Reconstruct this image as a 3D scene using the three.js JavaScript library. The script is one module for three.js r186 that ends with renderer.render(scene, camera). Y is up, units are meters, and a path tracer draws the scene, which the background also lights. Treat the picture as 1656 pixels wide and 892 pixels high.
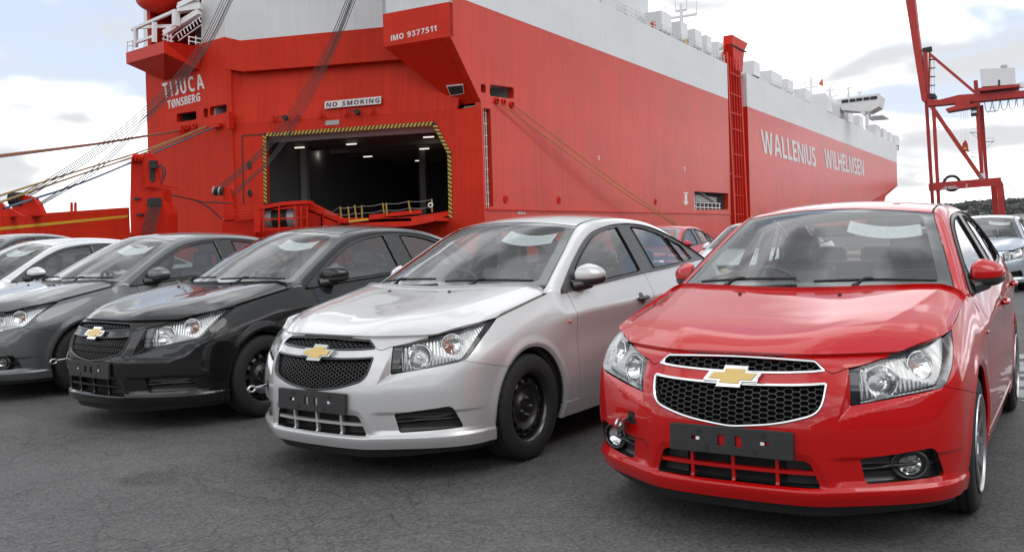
import * as THREE from 'three';
import { mergeGeometries } from 'three/addons/utils/BufferGeometryUtils.js';
import { RoundedBoxGeometry } from 'three/addons/geometries/RoundedBoxGeometry.js';
import { FontLoader } from 'three/addons/loaders/FontLoader.js';
import { TextGeometry } from 'three/addons/geometries/TextGeometry.js';

// ------------------------------------------------------------------ camera
const scene = new THREE.Scene();
const FOCAL = 1494.3, CX = 828, CY = 400.25, EYE = 1.3486, PITCH = -0.01143, ROLL = 0.02997;
const camera = new THREE.PerspectiveCamera(2 * Math.atan(446 / FOCAL) * 180 / Math.PI, 1656 / 892, 0.1, 6000);
camera.position.set(0, EYE, 0);
camera.rotation.set(PITCH, 0, -ROLL, 'XYZ');
camera.setViewOffset(1656, 892, 0, 446 - CY, 1656, 892);
scene.add(camera);

const renderer = new THREE.WebGLRenderer({ antialias: true });
renderer.toneMapping = THREE.LinearToneMapping;
renderer.toneMappingExposure = 1.0;
renderer.shadowMap.enabled = true;

// ------------------------------------------------------------------ helpers: maths
const clamp = (x, a = 0, b = 1) => Math.min(b, Math.max(a, x));
const lerp = (a, b, t) => a + (b - a) * t;
const sstep = (a, b, x) => { const t = clamp((x - a) / (b - a)); return t * t * (3 - 2 * t); };
const lstep = (a, b, x) => clamp((x - a) / (b - a));
const smax = (a, b, k) => { const h = Math.max(k - Math.abs(a - b), 0) / k; return Math.max(a, b) + h * h * k * 0.25; };
let seed = 12345;
const srand = s => { seed = s >>> 0; };
const rnd = () => { seed = (seed + 0x6D2B79F5) >>> 0; let t = seed; t = Math.imul(t ^ (t >>> 15), t | 1); t ^= t + Math.imul(t ^ (t >>> 7), t | 61); return ((t ^ (t >>> 14)) >>> 0) / 4294967296; };
const hash2 = (x, y, s = 0) => { let h = Math.imul(x | 0, 374761393) + Math.imul(y | 0, 668265263) + Math.imul(s | 0, 974634721); h = Math.imul(h ^ (h >>> 13), 1274126177); return ((h ^ (h >>> 16)) >>> 0) / 4294967296; };
const vnoise = (x, y, s = 0, px = 0, py = 0) => {          // value noise, periodic when px,py are set
  const xi = Math.floor(x), yi = Math.floor(y), fx = x - xi, fy = y - yi, u = fx * fx * (3 - 2 * fx), v = fy * fy * (3 - 2 * fy);
  const w = (i, j) => hash2(px ? ((i % px) + px) % px : i, py ? ((j % py) + py) % py : j, s);
  return lerp(lerp(w(xi, yi), w(xi + 1, yi), u), lerp(w(xi, yi + 1), w(xi + 1, yi + 1), u), v);
};
const fbm = (x, y, o = 5, s = 0, px = 0, py = 0) => { let a = 0, k = 0.5, n = 0; for (let i = 0; i < o; i++) { a += k * vnoise(x, y, s + i * 17, px, py); n += k; k *= 0.5; x *= 2; y *= 2; px *= 2; py *= 2; } return a / n; };
const curve1 = pts => x => {                                // monotone-ish cubic through [x,y] pairs
  const n = pts.length; if (x <= pts[0][0]) return pts[0][1] + (x - pts[0][0]) * (pts[1][1] - pts[0][1]) / (pts[1][0] - pts[0][0]);
  if (x >= pts[n - 1][0]) return pts[n - 1][1] + (x - pts[n - 1][0]) * (pts[n - 1][1] - pts[n - 2][1]) / (pts[n - 1][0] - pts[n - 2][0]);
  let i = 0; while (x > pts[i + 1][0]) i++;
  const sl = k => (pts[k + 1][1] - pts[k][1]) / (pts[k + 1][0] - pts[k][0]);
  const m = k => { if (k === 0) return sl(0); if (k === n - 1) return sl(n - 2); const a = sl(k - 1), b = sl(k), ha = pts[k][0] - pts[k - 1][0], hb = pts[k + 1][0] - pts[k][0]; return (a * hb + b * ha) / (ha + hb); };
  const h = pts[i + 1][0] - pts[i][0], t = (x - pts[i][0]) / h, t2 = t * t, t3 = t2 * t;
  return (2 * t3 - 3 * t2 + 1) * pts[i][1] + (t3 - 2 * t2 + t) * h * m(i) + (-2 * t3 + 3 * t2) * pts[i + 1][1] + (t3 - t2) * h * m(i + 1);
};
const sdPoly = pts => (x, y) => {                           // signed distance to a polygon, negative inside
  let d = 1e9, s = 1; const n = pts.length;
  for (let i = 0, j = n - 1; i < n; j = i++) {
    const [xi, yi] = pts[i], [xj, yj] = pts[j], ex = xj - xi, ey = yj - yi, wx = x - xi, wy = y - yi;
    const t = clamp((wx * ex + wy * ey) / (ex * ex + ey * ey)), bx = wx - ex * t, by = wy - ey * t;
    d = Math.min(d, bx * bx + by * by);
    const c1 = y >= yi, c2 = y < yj, c3 = ex * wy > ey * wx;
    if ((c1 && c2 && c3) || (!c1 && !c2 && !c3)) s = -s;
  }
  return s * Math.sqrt(d);
};
const roundPoly = (pts, r, n = 5) => {                      // replaces corners by arcs; a point may carry its own radius
  const out = [], N = pts.length;
  for (let i = 0; i < N; i++) {
    const p = pts[i], a = pts[(i + N - 1) % N], b = pts[(i + 1) % N], rr = p[2] ?? r;
    const la = Math.hypot(a[0] - p[0], a[1] - p[1]), lb = Math.hypot(b[0] - p[0], b[1] - p[1]), k = Math.min(rr, la * 0.45, lb * 0.45);
    const A = [p[0] + (a[0] - p[0]) * k / la, p[1] + (a[1] - p[1]) * k / la], B = [p[0] + (b[0] - p[0]) * k / lb, p[1] + (b[1] - p[1]) * k / lb];
    if (rr < 1e-4) { out.push([p[0], p[1]]); continue; }
    for (let j = 0; j <= n; j++) { const t = j / n; out.push([(1 - t) * (1 - t) * A[0] + 2 * t * (1 - t) * p[0] + t * t * B[0], (1 - t) * (1 - t) * A[1] + 2 * t * (1 - t) * p[1] + t * t * B[1]]); }
  }
  return out;
};
const range = (a, b, step) => { const n = Math.max(1, Math.round(Math.abs(b - a) / step)); return Array.from({ length: n + 1 }, (_, i) => a + (b - a) * i / n); };
const V = (x, y, z) => new THREE.Vector3(x, y, z);

// ------------------------------------------------------------------ helpers: geometry
const geo = (pos, nor, idx, uv) => { const g = new THREE.BufferGeometry(); g.setAttribute('position', new THREE.Float32BufferAttribute(pos, 3)); if (nor) g.setAttribute('normal', new THREE.Float32BufferAttribute(nor, 3)); g.setAttribute('uv', new THREE.Float32BufferAttribute(uv ?? new Array(pos.length / 3 * 2).fill(0), 2)); g.setIndex(idx); if (!nor) g.computeVertexNormals(); return g; };
// part of the surface S(a,b) where sdf(a,b) < 0, with its edges turned inwards by `flange`
function panel({ S, as, bs, sdf = () => -1, flange = 0, flip = false, e = 0.0012 }) {
  const pos = [], nor = [], uv = [], idx = [], na = as.length, nb = bs.length, D = new Float64Array(na * nb), vid = new Int32Array(na * nb).fill(-1), eid = new Map();
  for (let i = 0; i < na; i++) for (let j = 0; j < nb; j++) D[i * nb + j] = sdf(as[i], bs[j]);
  const sg = flip ? -1 : 1;
  const nrm = (a, b) => { const p = S(a + e, b), q = S(a - e, b), r = S(a, b + e), s = S(a, b - e); const x1 = p[0] - q[0], y1 = p[1] - q[1], z1 = p[2] - q[2], x2 = r[0] - s[0], y2 = r[1] - s[1], z2 = r[2] - s[2]; let x = y1 * z2 - z1 * y2, y = z1 * x2 - x1 * z2, z = x1 * y2 - y1 * x2; const l = sg / (Math.hypot(x, y, z) || 1); return [x * l, y * l, z * l]; };
  const add = (a, b) => { const p = S(a, b), n = nrm(a, b); pos.push(p[0], p[1], p[2]); nor.push(n[0], n[1], n[2]); uv.push(a, b); return pos.length / 3 - 1; };
  const gv = (i, j) => { const k = i * nb + j; if (vid[k] < 0) vid[k] = add(as[i], bs[j]); return vid[k]; };
  const ev = (i, j, k, l) => {
    const A = i * nb + j, B = k * nb + l, key = A < B ? A * 4194304 + B : B * 4194304 + A; if (eid.has(key)) return eid.get(key);
    let lo = 0, hi = 1, dl = D[A], dh = D[B], t = dl / (dl - dh), a0 = as[i], b0 = bs[j], a1 = as[k], b1 = bs[l];
    for (let q = 0; q < 4; q++) { const d = sdf(lerp(a0, a1, t), lerp(b0, b1, t)); if ((d < 0) === (dl < 0)) { lo = t; dl = d; } else { hi = t; dh = d; } t = Math.abs(dl - dh) < 1e-12 ? (lo + hi) / 2 : clamp(lo + (hi - lo) * dl / (dl - dh), lo, hi); }
    const v = add(lerp(a0, a1, t), lerp(b0, b1, t)); eid.set(key, v); return v;
  };
  const segs = [], C = [[0, 0], [1, 0], [1, 1], [0, 1]];
  for (let i = 0; i < na - 1; i++) for (let j = 0; j < nb - 1; j++) {
    const ins = C.map(c => D[(i + c[0]) * nb + j + c[1]] < 0), n = ins.filter(Boolean).length; if (!n) continue;
    const loop = [], cross = [];
    for (let k = 0; k < 4; k++) { const c = C[k], d = C[(k + 1) % 4]; if (ins[k]) loop.push(gv(i + c[0], j + c[1])), cross.push(0); if (ins[k] !== ins[(k + 1) % 4]) loop.push(ev(i + c[0], j + c[1], i + d[0], j + d[1])), cross.push(1); }
    for (let k = 1; k < loop.length - 1; k++) flip ? idx.push(loop[0], loop[k + 1], loop[k]) : idx.push(loop[0], loop[k], loop[k + 1]);
    if (n < 4) for (let k = 0; k < loop.length; k++) { const m = (k + 1) % loop.length; if (cross[k] && cross[m]) segs.push(flip ? [loop[m], loop[k]] : [loop[k], loop[m]]); }
  }
  if (flange) for (const [p, q] of segs) {
    const P = [0, 1, 2].map(k => pos[p * 3 + k]), Q = [0, 1, 2].map(k => pos[q * 3 + k]), n = [0, 1, 2].map(k => nor[p * 3 + k]), m = [0, 1, 2].map(k => nor[q * 3 + k]);
    const d = [Q[0] - P[0], Q[1] - P[1], Q[2] - P[2]]; let o = [d[1] * n[2] - d[2] * n[1], d[2] * n[0] - d[0] * n[2], d[0] * n[1] - d[1] * n[0]]; const l = Math.hypot(...o) || 1; o = o.map(x => x / l);
    const b = pos.length / 3; pos.push(...P, ...Q, ...Q.map((x, k) => x - m[k] * flange), ...P.map((x, k) => x - n[k] * flange)); for (let k = 0; k < 4; k++) nor.push(...o), uv.push(0, 0);
    idx.push(b, b + 2, b + 1, b, b + 3, b + 2);
  }
  return geo(pos, nor, idx, uv);
}
const mirrorX = g => { const m = g.clone(), p = m.attributes.position, n = m.attributes.normal; for (let i = 0; i < p.count; i++) { p.setX(i, -p.getX(i)); n.setX(i, -n.getX(i)); } if (m.index) { const a = m.index.array; for (let i = 0; i < a.length; i += 3) { const t = a[i]; a[i] = a[i + 1]; a[i + 1] = t; } } return m; };
const clean = g => { const c = g.index ? g : geo([...g.attributes.position.array], [...g.attributes.normal.array], [...Array(g.attributes.position.count).keys()], [...g.attributes.uv.array]); for (const k of Object.keys(c.attributes)) if (!['position', 'normal', 'uv'].includes(k)) c.deleteAttribute(k); c.clearGroups(); return c; };
const merge = list => mergeGeometries(list.map(clean), false);
const box = (w, h, d, x = 0, y = 0, z = 0, r = 0) => (r ? new RoundedBoxGeometry(w, h, d, 2, r) : new THREE.BoxGeometry(w, h, d)).translate(x, y, z);
const rodBetween = (a, b, r, seg = 8, r2 = r) => { const d = b.clone().sub(a), L = d.length(), g = new THREE.CylinderGeometry(r2, r, L, seg, 1); g.translate(0, L / 2, 0); g.applyQuaternion(new THREE.Quaternion().setFromUnitVectors(V(0, 1, 0), d.normalize())); return g.translate(a.x, a.y, a.z); };
const tube = (pts, r, seg = 40, rs = 8, closed = false) => new THREE.TubeGeometry(new THREE.CatmullRomCurve3(pts, closed, 'centripetal'), seg, r, rs, closed);
// beam of rectangular section between two points; `side` is roughly the direction of its width
const beam = (a, b, w, h, side = V(1, 0, 0)) => { const d = b.clone().sub(a), L = d.length(); d.normalize(); const x = side.clone().addScaledVector(d, -side.dot(d)).normalize(), y = d.clone().cross(x); const g = new THREE.BoxGeometry(w, h, L); g.applyMatrix4(new THREE.Matrix4().makeBasis(x, y, d)); const m = a.clone().add(b).multiplyScalar(0.5); return g.translate(m.x, m.y, m.z); };
// solid from a flat polygon of world points pushed along `dir`
function slab(pts, dir) {
  const n = pts.length, o = pts[0], x = pts[1].clone().sub(o).normalize(); let nn = V(0, 0, 0); for (let i = 0; i < n; i++) { const a = pts[i], b = pts[(i + 1) % n]; nn.add(a.clone().sub(o).cross(b.clone().sub(o))); } nn.normalize(); const y = nn.clone().cross(x);
  const flat = pts.map(p => { const q = p.clone().sub(o); return new THREE.Vector2(q.dot(x), q.dot(y)); }), tri = THREE.ShapeUtils.triangulateShape(flat, []);
  const pos = [], uv = [], idx = [], back = nn.dot(dir) > 0; const push = (p, u, v) => { pos.push(p.x, p.y, p.z); uv.push(u, v); return pos.length / 3 - 1; };
  const f = pts.map((p, i) => push(p, flat[i].x, flat[i].y)), g = pts.map((p, i) => push(p.clone().add(dir), flat[i].x, flat[i].y));
  for (const t of tri) { back ? idx.push(f[t[0]], f[t[2]], f[t[1]], g[t[0]], g[t[1]], g[t[2]]) : idx.push(f[t[0]], f[t[1]], f[t[2]], g[t[0]], g[t[2]], g[t[1]]); }
  let run = 0; const dl = dir.length();
  for (let i = 0; i < n; i++) { const p = pts[i], q = pts[(i + 1) % n], L = p.distanceTo(q), a = push(p, run, 0), b = push(q, run + L, 0), c = push(q.clone().add(dir), run + L, dl), d = push(p.clone().add(dir), run, dl); run += L; back ? idx.push(a, b, c, a, c, d) : idx.push(a, c, b, a, d, c); }
  const gm = geo(pos, null, idx, uv); return gm.toNonIndexed(), flatN(gm);
}
const flatN = g => { const n = g.toNonIndexed(); n.computeVertexNormals(); return geo([...n.attributes.position.array], [...n.attributes.normal.array], [...Array(n.attributes.position.count).keys()], [...n.attributes.uv.array]); };

// ------------------------------------------------------------------ helpers: naming
const taken = {};
const numbered = n => { const k = (taken[n] = (taken[n] ?? -1) + 1); return k ? `${n}_${String(k).padStart(3, '0')}` : n; };
function mesh(name, g, m, parent) { const o = new THREE.Mesh(g, m); o.name = name; o.castShadow = o.receiveShadow = true; parent?.add(o); return o; }
function thing(name, label, category, group, at) { const o = new THREE.Group(); o.name = numbered(name); o.userData = { label, category }; if (group) o.userData.group = group; if (at) o.position.copy(at); scene.add(o); return o; }
function single(name, g, m, label, category, group, at) { const o = mesh(numbered(name), g, m); o.userData = { label, category }; if (group) o.userData.group = group; if (at) o.position.copy(at); scene.add(o); return o; }
function setting(name, g, m) { const o = mesh(numbered(name), g, m); o.userData = { kind: 'structure' }; scene.add(o); return o; }
const std = (o) => new THREE.MeshStandardMaterial(o), phys = (o) => new THREE.MeshPhysicalMaterial(o);
const lin = (r, g, b) => new THREE.Color().setRGB(r, g, b ?? r, THREE.LinearSRGBColorSpace);
const grey = v => lin(v, v, v);
function dataTex(w, h, fn, srgb = false) { const d = new Uint8Array(w * h * 4); for (let y = 0; y < h; y++) for (let x = 0; x < w; x++) { const c = fn(x, y), k = (y * w + x) * 4; d[k] = clamp(c[0], 0, 255); d[k + 1] = clamp(c[1], 0, 255); d[k + 2] = clamp(c[2], 0, 255); d[k + 3] = c[3] ?? 255; } const t = new THREE.DataTexture(d, w, h); t.wrapS = t.wrapT = THREE.RepeatWrapping; t.magFilter = THREE.LinearFilter; t.minFilter = THREE.LinearMipmapLinearFilter; t.generateMipmaps = true; if (srgb) t.colorSpace = THREE.SRGBColorSpace; t.needsUpdate = true; return t; }
// pixel of the photograph -> point on the plane through p with normal n
const camM = new THREE.Matrix4().makeRotationFromEuler(camera.rotation), EYEV = V(0, EYE, 0);
const ray = (px, py) => V((px - CX) / FOCAL, -(py - CY) / FOCAL, -1).applyMatrix4(camM).normalize();
const onPlane = (px, py, p, n) => { const d = ray(px, py); return EYEV.clone().addScaledVector(d, p.clone().sub(EYEV).dot(n) / d.dot(n)); };
// ------------------------------------------------------------------ sky and sun
{
  const w = 2048, h = 1024, d = new Float32Array(w * h * 4);
  for (let j = 0; j < h; j++) {
    if (j < h * 0.49) { for (let i = 0; i < w; i++) d.set([0.9, 0.93, 0.97, 1], (j * w + i) * 4); continue; }   // below the horizon, never seen
    const el = ((j + 0.5) / h - 0.5) * Math.PI, y = Math.sin(el), c = Math.cos(el);
    for (let i = 0; i < w; i++) {
      const az = ((i + 0.5) / w - 0.5) * 2 * Math.PI, x = c * Math.cos(az), z = c * Math.sin(az), k = (j * w + i) * 4;
      const yy = Math.max(y, 0), s = 1.0 / (yy + 0.16), px = x * s * 1.5 + 43.71, pz = z * s * 1.5 + 15.0;
      const wx = fbm(px * 0.9 + 3, pz * 0.9, 4, 5) - 0.5, wz = fbm(px * 0.9, pz * 0.9 + 9, 4, 6) - 0.5;
      const n = fbm(px + wx * 1.3, pz + wz * 1.3, 6, 1), m = fbm(px * 1.7 + wx + 7, pz * 1.7 + 2 + wz, 6, 2);
      const cover = sstep(0.34, 0.50, n + 0.05 * (1 - yy));               // cloud against gaps of blue
      const body = sstep(0.36, 0.60, m);                                   // white tops against grey bases
      const hz = Math.pow(1 - yy, 5);
      const blue = [lerp(0.60, 0.92, hz), lerp(0.74, 0.97, hz), lerp(0.98, 1.05, hz)];
      const cl = 0.78 + 1.35 * Math.pow(body, 1.6), cloud = [cl * 0.985, cl, cl * 1.02];
      for (let q = 0; q < 3; q++) d[k + q] = lerp(blue[q], cloud[q], cover * 0.94);
      d[k + 3] = 1;
    }
  }
  const t = new THREE.DataTexture(d, w, h, THREE.RGBAFormat, THREE.FloatType);
  t.mapping = THREE.EquirectangularReflectionMapping; t.magFilter = THREE.LinearFilter; t.needsUpdate = true;
  scene.background = t; scene.environment = t;
}
const SUN = V(0.62, 0.74, 0.34).normalize();
const sun = new THREE.DirectionalLight(lin(1.0, 0.965, 0.91), 0.8);
sun.position.copy(SUN).multiplyScalar(120).add(V(0, 0, -30)); sun.target.position.set(0, 0, -30);
sun.castShadow = true; sun.shadow.radius = 60; sun.shadow.mapSize.set(4096, 4096);
Object.assign(sun.shadow.camera, { left: -120, right: 120, top: 120, bottom: -120, near: 1, far: 400 });
scene.add(sun, sun.target);
// ------------------------------------------------------------------ ground
{
  // asphalt: aggregate grain, patches and crazed cracks
  const N = 2048, M = 9.0;                                   // texture covers 9 m
  srand(77);
  const crack = new Float32Array(N * N);
  const walk = (x, y, a, len, wdt, dep) => {
    const a0 = a;
    for (let s = 0; s < len; s++) {
      a += (rnd() - 0.5) * 0.9; a = lerp(a, a0, 0.10);
      x += Math.cos(a) * 1.5; y += Math.sin(a) * 1.5;
      const r = wdt * (0.55 + 0.9 * vnoise(s * 0.08, a0 * 9, 3)), R = Math.ceil(r) + 1;
      for (let j = -R; j <= R; j++) for (let i = -R; i <= R; i++) { const q = Math.hypot(i, j), k = (((Math.round(y) + j) % N + N) % N) * N + ((Math.round(x) + i) % N + N) % N; crack[k] = Math.max(crack[k], clamp(1.1 - q / r) * dep); }
      if (len > 40 && rnd() < 0.030) walk(x, y, a + (rnd() < 0.5 ? 1 : -1) * (0.6 + rnd() * 0.9), len * (0.2 + 0.35 * rnd()), wdt * 0.8, dep * 0.9);
    }
  };
  for (let k = 0; k < 14; k++) walk(rnd() * N, rnd() * N, (rnd() - 0.5) * 0.9 + 0.45, 180 + rnd() * 340, 1.4 + rnd() * 0.9, 0.45 + 0.3 * rnd());
  for (let k = 0; k < 14; k++) walk(rnd() * N, rnd() * N, rnd() * 6.28, 40 + rnd() * 80, 1.1, 0.45);
  const grain = new Float32Array(N * N), grain2 = new Float32Array(N * N);
  for (let k = 0; k < N * N; k++) grain[k] = rnd();
  for (let y = 0; y < N; y++) for (let x = 0; x < N; x++) { let s = 0; for (let j = -1; j <= 1; j++) for (let i = -1; i <= 1; i++) s += grain[((y + j + N) % N) * N + (x + i + N) % N]; grain2[y * N + x] = s / 9; }
  const spots = Array.from({ length: 26 }, () => [rnd() * N, rnd() * N, 8 + rnd() * 46, 0.4 + 0.6 * rnd()]);   // oil drips and old patches
  const stain = (x, y) => { let m = 0; for (const [sx, sy, r, d] of spots) { const dx = x - sx, dy = y - sy; if (Math.abs(dx) < r * 1.6 && Math.abs(dy) < r * 1.6) m = Math.max(m, d * (1 - sstep(r * 0.55, r * 1.1, Math.hypot(dx, dy) * (0.75 + 0.6 * vnoise(x / 9, y / 9, 44))))); } return m; };
  const L = 512, low = new Float32Array(L * L), sp = new Float32Array(L * L); for (let y = 0; y < L; y++) for (let x = 0; x < L; x++) { low[y * L + x] = 0.55 * (fbm(x / 64, y / 64, 5, 31, 8, 8) - 0.5) + 0.30 * (fbm(x / 8, y / 8, 2, 40, 64, 64) - 0.5); sp[y * L + x] = stain(x * 4, y * 4); }
  const bil = (A, x, y) => { const fx = x / 4, fy = y / 4, i = fx | 0, j = fy | 0, a = fx - i, b = fy - j, i1 = (i + 1) % L, j1 = (j + 1) % L; return (A[j * L + i] * (1 - a) + A[j * L + i1] * a) * (1 - b) + (A[j1 * L + i] * (1 - a) + A[j1 * L + i1] * a) * b; };
  const val = (x, y) => {
    const k = y * N + x;
    let v = 0.074 * (1 + bil(low, x, y) + (grain2[k] - 0.5) * 2.1 + (grain[k] - 0.5) * 0.35 - 0.45 * bil(sp, x, y));
    if (grain[(k + 777) % (N * N)] > 0.995) v *= 2.0;                    // pale chips of stone
    if (grain[(k + 4321) % (N * N)] > 0.9975) v *= 0.4;
    return v * (1 - 0.86 * crack[k]);
  };
  const enc = v => 255 * Math.pow(clamp(v), 1 / 2.2);
  const map = dataTex(N, N, (x, y) => { const v = val(x, y); return [enc(v * 1.03), enc(v * 0.985), enc(v * 0.975)]; }, true);
  const bump = dataTex(1024, 1024, (x, y) => { const k = (y * 2) * N + x * 2, v = 130 + (grain2[k] - 0.5) * 260 + (fbm(x / 64, y / 64, 3, 90, 16, 16) - 0.5) * 40 - crack[k] * 120; return [v, v, v]; });
  const rough = dataTex(512, 512, (x, y) => { const v = 205 + (fbm(x / 64, y / 64, 4, 50, 8, 8) - 0.5) * 70; return [v, v, v]; });
  for (const t of [map, bump, rough]) t.repeat.set(1 / M, 1 / M);
  const asphalt = std({ map, bumpMap: bump, bumpScale: 0.006, roughnessMap: rough, roughness: 1 });
  // the quay: everything on the near side of its edge, which runs along the ship
  const e0 = V(-1.87 + 0.8634 * 1.4, 0, -65 + 0.5045 * 1.4), f = V(0.5045, 0, -0.8634), o_ = V(0.8634, 0, 0.5045), at = (a, b) => e0.clone().addScaledVector(f, a).addScaledVector(o_, b);
  const g = slab([at(-1500, 0), at(2600, 0), at(2600, 2600), at(-1500, 2600)], V(0, -5, 0));
  { const p = g.attributes.position, uv = g.attributes.uv, ca = Math.cos(0.25), sa = Math.sin(0.25); for (let i = 0; i < uv.count; i++) uv.setXY(i, p.getX(i) * ca + p.getZ(i) * sa, -p.getX(i) * sa + p.getZ(i) * ca); }
  const o = setting('quay_ground', g, asphalt);
}
// ------------------------------------------------------------------ berth: directions along and across the quay
const FWD = V(0.5045, 0, -0.8634), OUT = V(0.8634, 0, 0.5045), UP = V(0, 1, 0), PORT = OUT.clone().negate();
const SIDE0 = V(-1.87, 0, -65);                              // foot of the ship's starboard quarter
const DOORV = V(-0.959, 0, -0.282), DOORN = V(-0.282, 0, 0.959);      // oblique wall with the stern door
const TRAN0 = V(-21.4, 0, -70.7), TRANN = FWD.clone().negate();
const onSide = (x, y, o = 0) => onPlane(x, y, SIDE0.clone().addScaledVector(OUT, o), OUT);
const onDoor = (x, y, o = 0) => onPlane(x, y, SIDE0.clone().addScaledVector(DOORN, o), DOORN);
const onTran = (x, y, o = 0) => onPlane(x, y, TRAN0.clone().addScaledVector(TRANN, o), TRANN);
const shipPt = (s, p, y) => SIDE0.clone().addScaledVector(FWD, s).addScaledVector(PORT, p).add(V(0, y, 0));
// plate in a plane: outline and holes in (along, up), front face towards `n`
function plate(origin, ex, n, outline, holes = [], depth = 0.3, bevel = 0) {
  const sh = new THREE.Shape(outline.map(p => new THREE.Vector2(p[0], p[1])));
  for (const h of holes) sh.holes.push(new THREE.Path(h.map(p => new THREE.Vector2(p[0], p[1]))));
  const g = new THREE.ExtrudeGeometry(sh, { depth, bevelEnabled: false, curveSegments: 6 }); g.translate(0, 0, -depth);
  g.applyMatrix4(new THREE.Matrix4().makeBasis(ex, UP, n)); return clean(g.translate(origin.x, origin.y, origin.z));
}
const sideC = p => { const q = p.clone().sub(SIDE0); return [q.dot(FWD), q.y]; };
const doorC = p => { const q = p.clone().sub(SIDE0); return [-q.dot(DOORV), q.y]; };
const tranC = p => { const q = p.clone().sub(TRAN0); return [q.dot(OUT), q.y]; };
const pxSide = l => l.map(([x, y]) => sideC(onSide(x, y))), pxDoor = l => l.map(([x, y]) => doorC(onDoor(x, y))), pxTran = l => l.map(([x, y]) => tranC(onTran(x, y)));

// hull paint: faint plate seams, streaks and rubbed patches
const hullTex = (base, amp, seams, sd, N = 1024) => { const M = 24; const t = dataTex(N, N, (x, y) => {
  const X1 = x / N * M, Y1 = y / N * M; let v = 1 + amp * (fbm(x / N * 8, y / N * 8, 4, sd, 8, 8) - 0.5) + amp * 0.9 * (fbm(x / N * 128, y / N * 4, 3, sd + 3, 128, 4) - 0.5);
  const sx = Math.abs(((X1 + 0.4) % 6) - 3), sy = Math.abs((Y1 % 3) - 1.5); if (sx < 0.03) v *= 1 - seams; if (sy < 0.024) v *= 1 - seams;
  const streak = sstep(0.70, 0.86, fbm(x / N * 171, y / N * 5, 2, sd + 9, 171, 5)); v *= 1 - amp * 0.35 * streak;
  const c = base.map(b => 255 * Math.pow(clamp(b * v), 1 / 2.2)); return c; }, true); t.repeat.set(1 / M, 1 / M); return t; };
const hullBump = (() => { const N = 512, M = 24, t = dataTex(N, N, (x, y) => { const v = 128 + 90 * (fbm(x / 32, y / 32, 3, 61, 16, 16) - 0.5) + 60 * (fbm(x / 64, y / 16, 2, 71, 8, 32) - 0.5); return [v, v, v]; }); t.repeat.set(1 / M, 1 / M); return t; })();
const hullMap = hullTex([0.54, 0.024, 0.007], 0.28, 0.11, 21);
const mHull = phys({ map: hullMap, roughness: 0.5, specularIntensity: 0.25, bumpMap: hullBump, bumpScale: 0.03 });
const mHullSide = phys({ map: hullMap, roughness: 0.30, specularIntensity: 0.5, bumpMap: hullBump, bumpScale: 0.035 });
const mHullPlain = phys({ color: lin(0.54, 0.020, 0.008), roughness: 0.5, specularIntensity: 0.3 });
const mHullWhite = std({ map: hullTex([0.60, 0.605, 0.605], 0.10, 0.05, 33), roughness: 0.4, bumpMap: hullBump, bumpScale: 0.02 });
const mShipWhite = std({ color: grey(0.70), roughness: 0.5 });
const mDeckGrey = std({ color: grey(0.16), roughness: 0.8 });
const mHoldShaded = std({ color: grey(0.13), roughness: 0.9 });  // darker than the real wall grey: shade of the deep hold put into the colour
const mHoldWall = std({ color: lin(0.15, 0.14, 0.13), roughness: 0.85 });  // grey likewise darkened to carry the dimness of the hold
const mMetal = std({ color: grey(0.36), roughness: 0.55, metalness: 0.3 });
const mYellow = std({ color: lin(0.55, 0.33, 0.03), roughness: 0.6 });
const mDark = std({ color: grey(0.02), roughness: 0.7 });
const mLetter = std({ color: grey(0.66), roughness: 0.6 });
const mInk = std({ color: lin(0.10, 0.02, 0.02), roughness: 0.7 });
const font = await new FontLoader().loadAsync('fonts/droid/droid_sans_bold.typeface.json');
const CAP = (() => { const g = new TextGeometry('H', { font, size: 1, depth: 0.01 }); g.computeBoundingBox(); return g.boundingBox.max.y; })();
// lettering fitted into a box given by its lower left, lower right and upper left corners
function lettering(text, ll, lr, ul, n, gap = 0, thick = 0.02) {
  const out = []; let x = 0; const gs = [];
  for (const ch of text) { if (ch === ' ') { x += 0.42 + gap; continue; } const g = ch === 'I' ? new THREE.BoxGeometry(0.2, CAP, 0.01).translate(0.1, CAP / 2, 0.005) : new TextGeometry(ch, { font, size: 1, depth: 0.01, curveSegments: 5 }); g.computeBoundingBox(); const b = g.boundingBox; if (b.min.y < -0.08) { const a = g.attributes.position, k = b.max.y / (b.max.y - b.min.y); for (let i = 0; i < a.count; i++) a.setY(i, (a.getY(i) - b.min.y) * k); } g.translate(-b.min.x + x, 0, 0); x += b.max.x - b.min.x + 0.09 + gap; gs.push([ch, g]); }
  x -= 0.09 + gap; let top = 0; for (const [, g] of gs) { g.computeBoundingBox(); top = Math.max(top, g.boundingBox.max.y); }
  const ex = lr.clone().sub(ll), ey = ul.clone().sub(ll);
  for (const [ch, g] of gs) { const a = g.attributes.position; for (let i = 0; i < a.count; i++) { const p = ll.clone().addScaledVector(ex, a.getX(i) / x).addScaledVector(ey, a.getY(i) / top).addScaledVector(n, a.getZ(i) > 0.005 ? thick : 0.002); a.setXYZ(i, p.x, p.y, p.z); } g.computeVertexNormals(); out.push([ch, clean(g)]); }
  return out;
}

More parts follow.
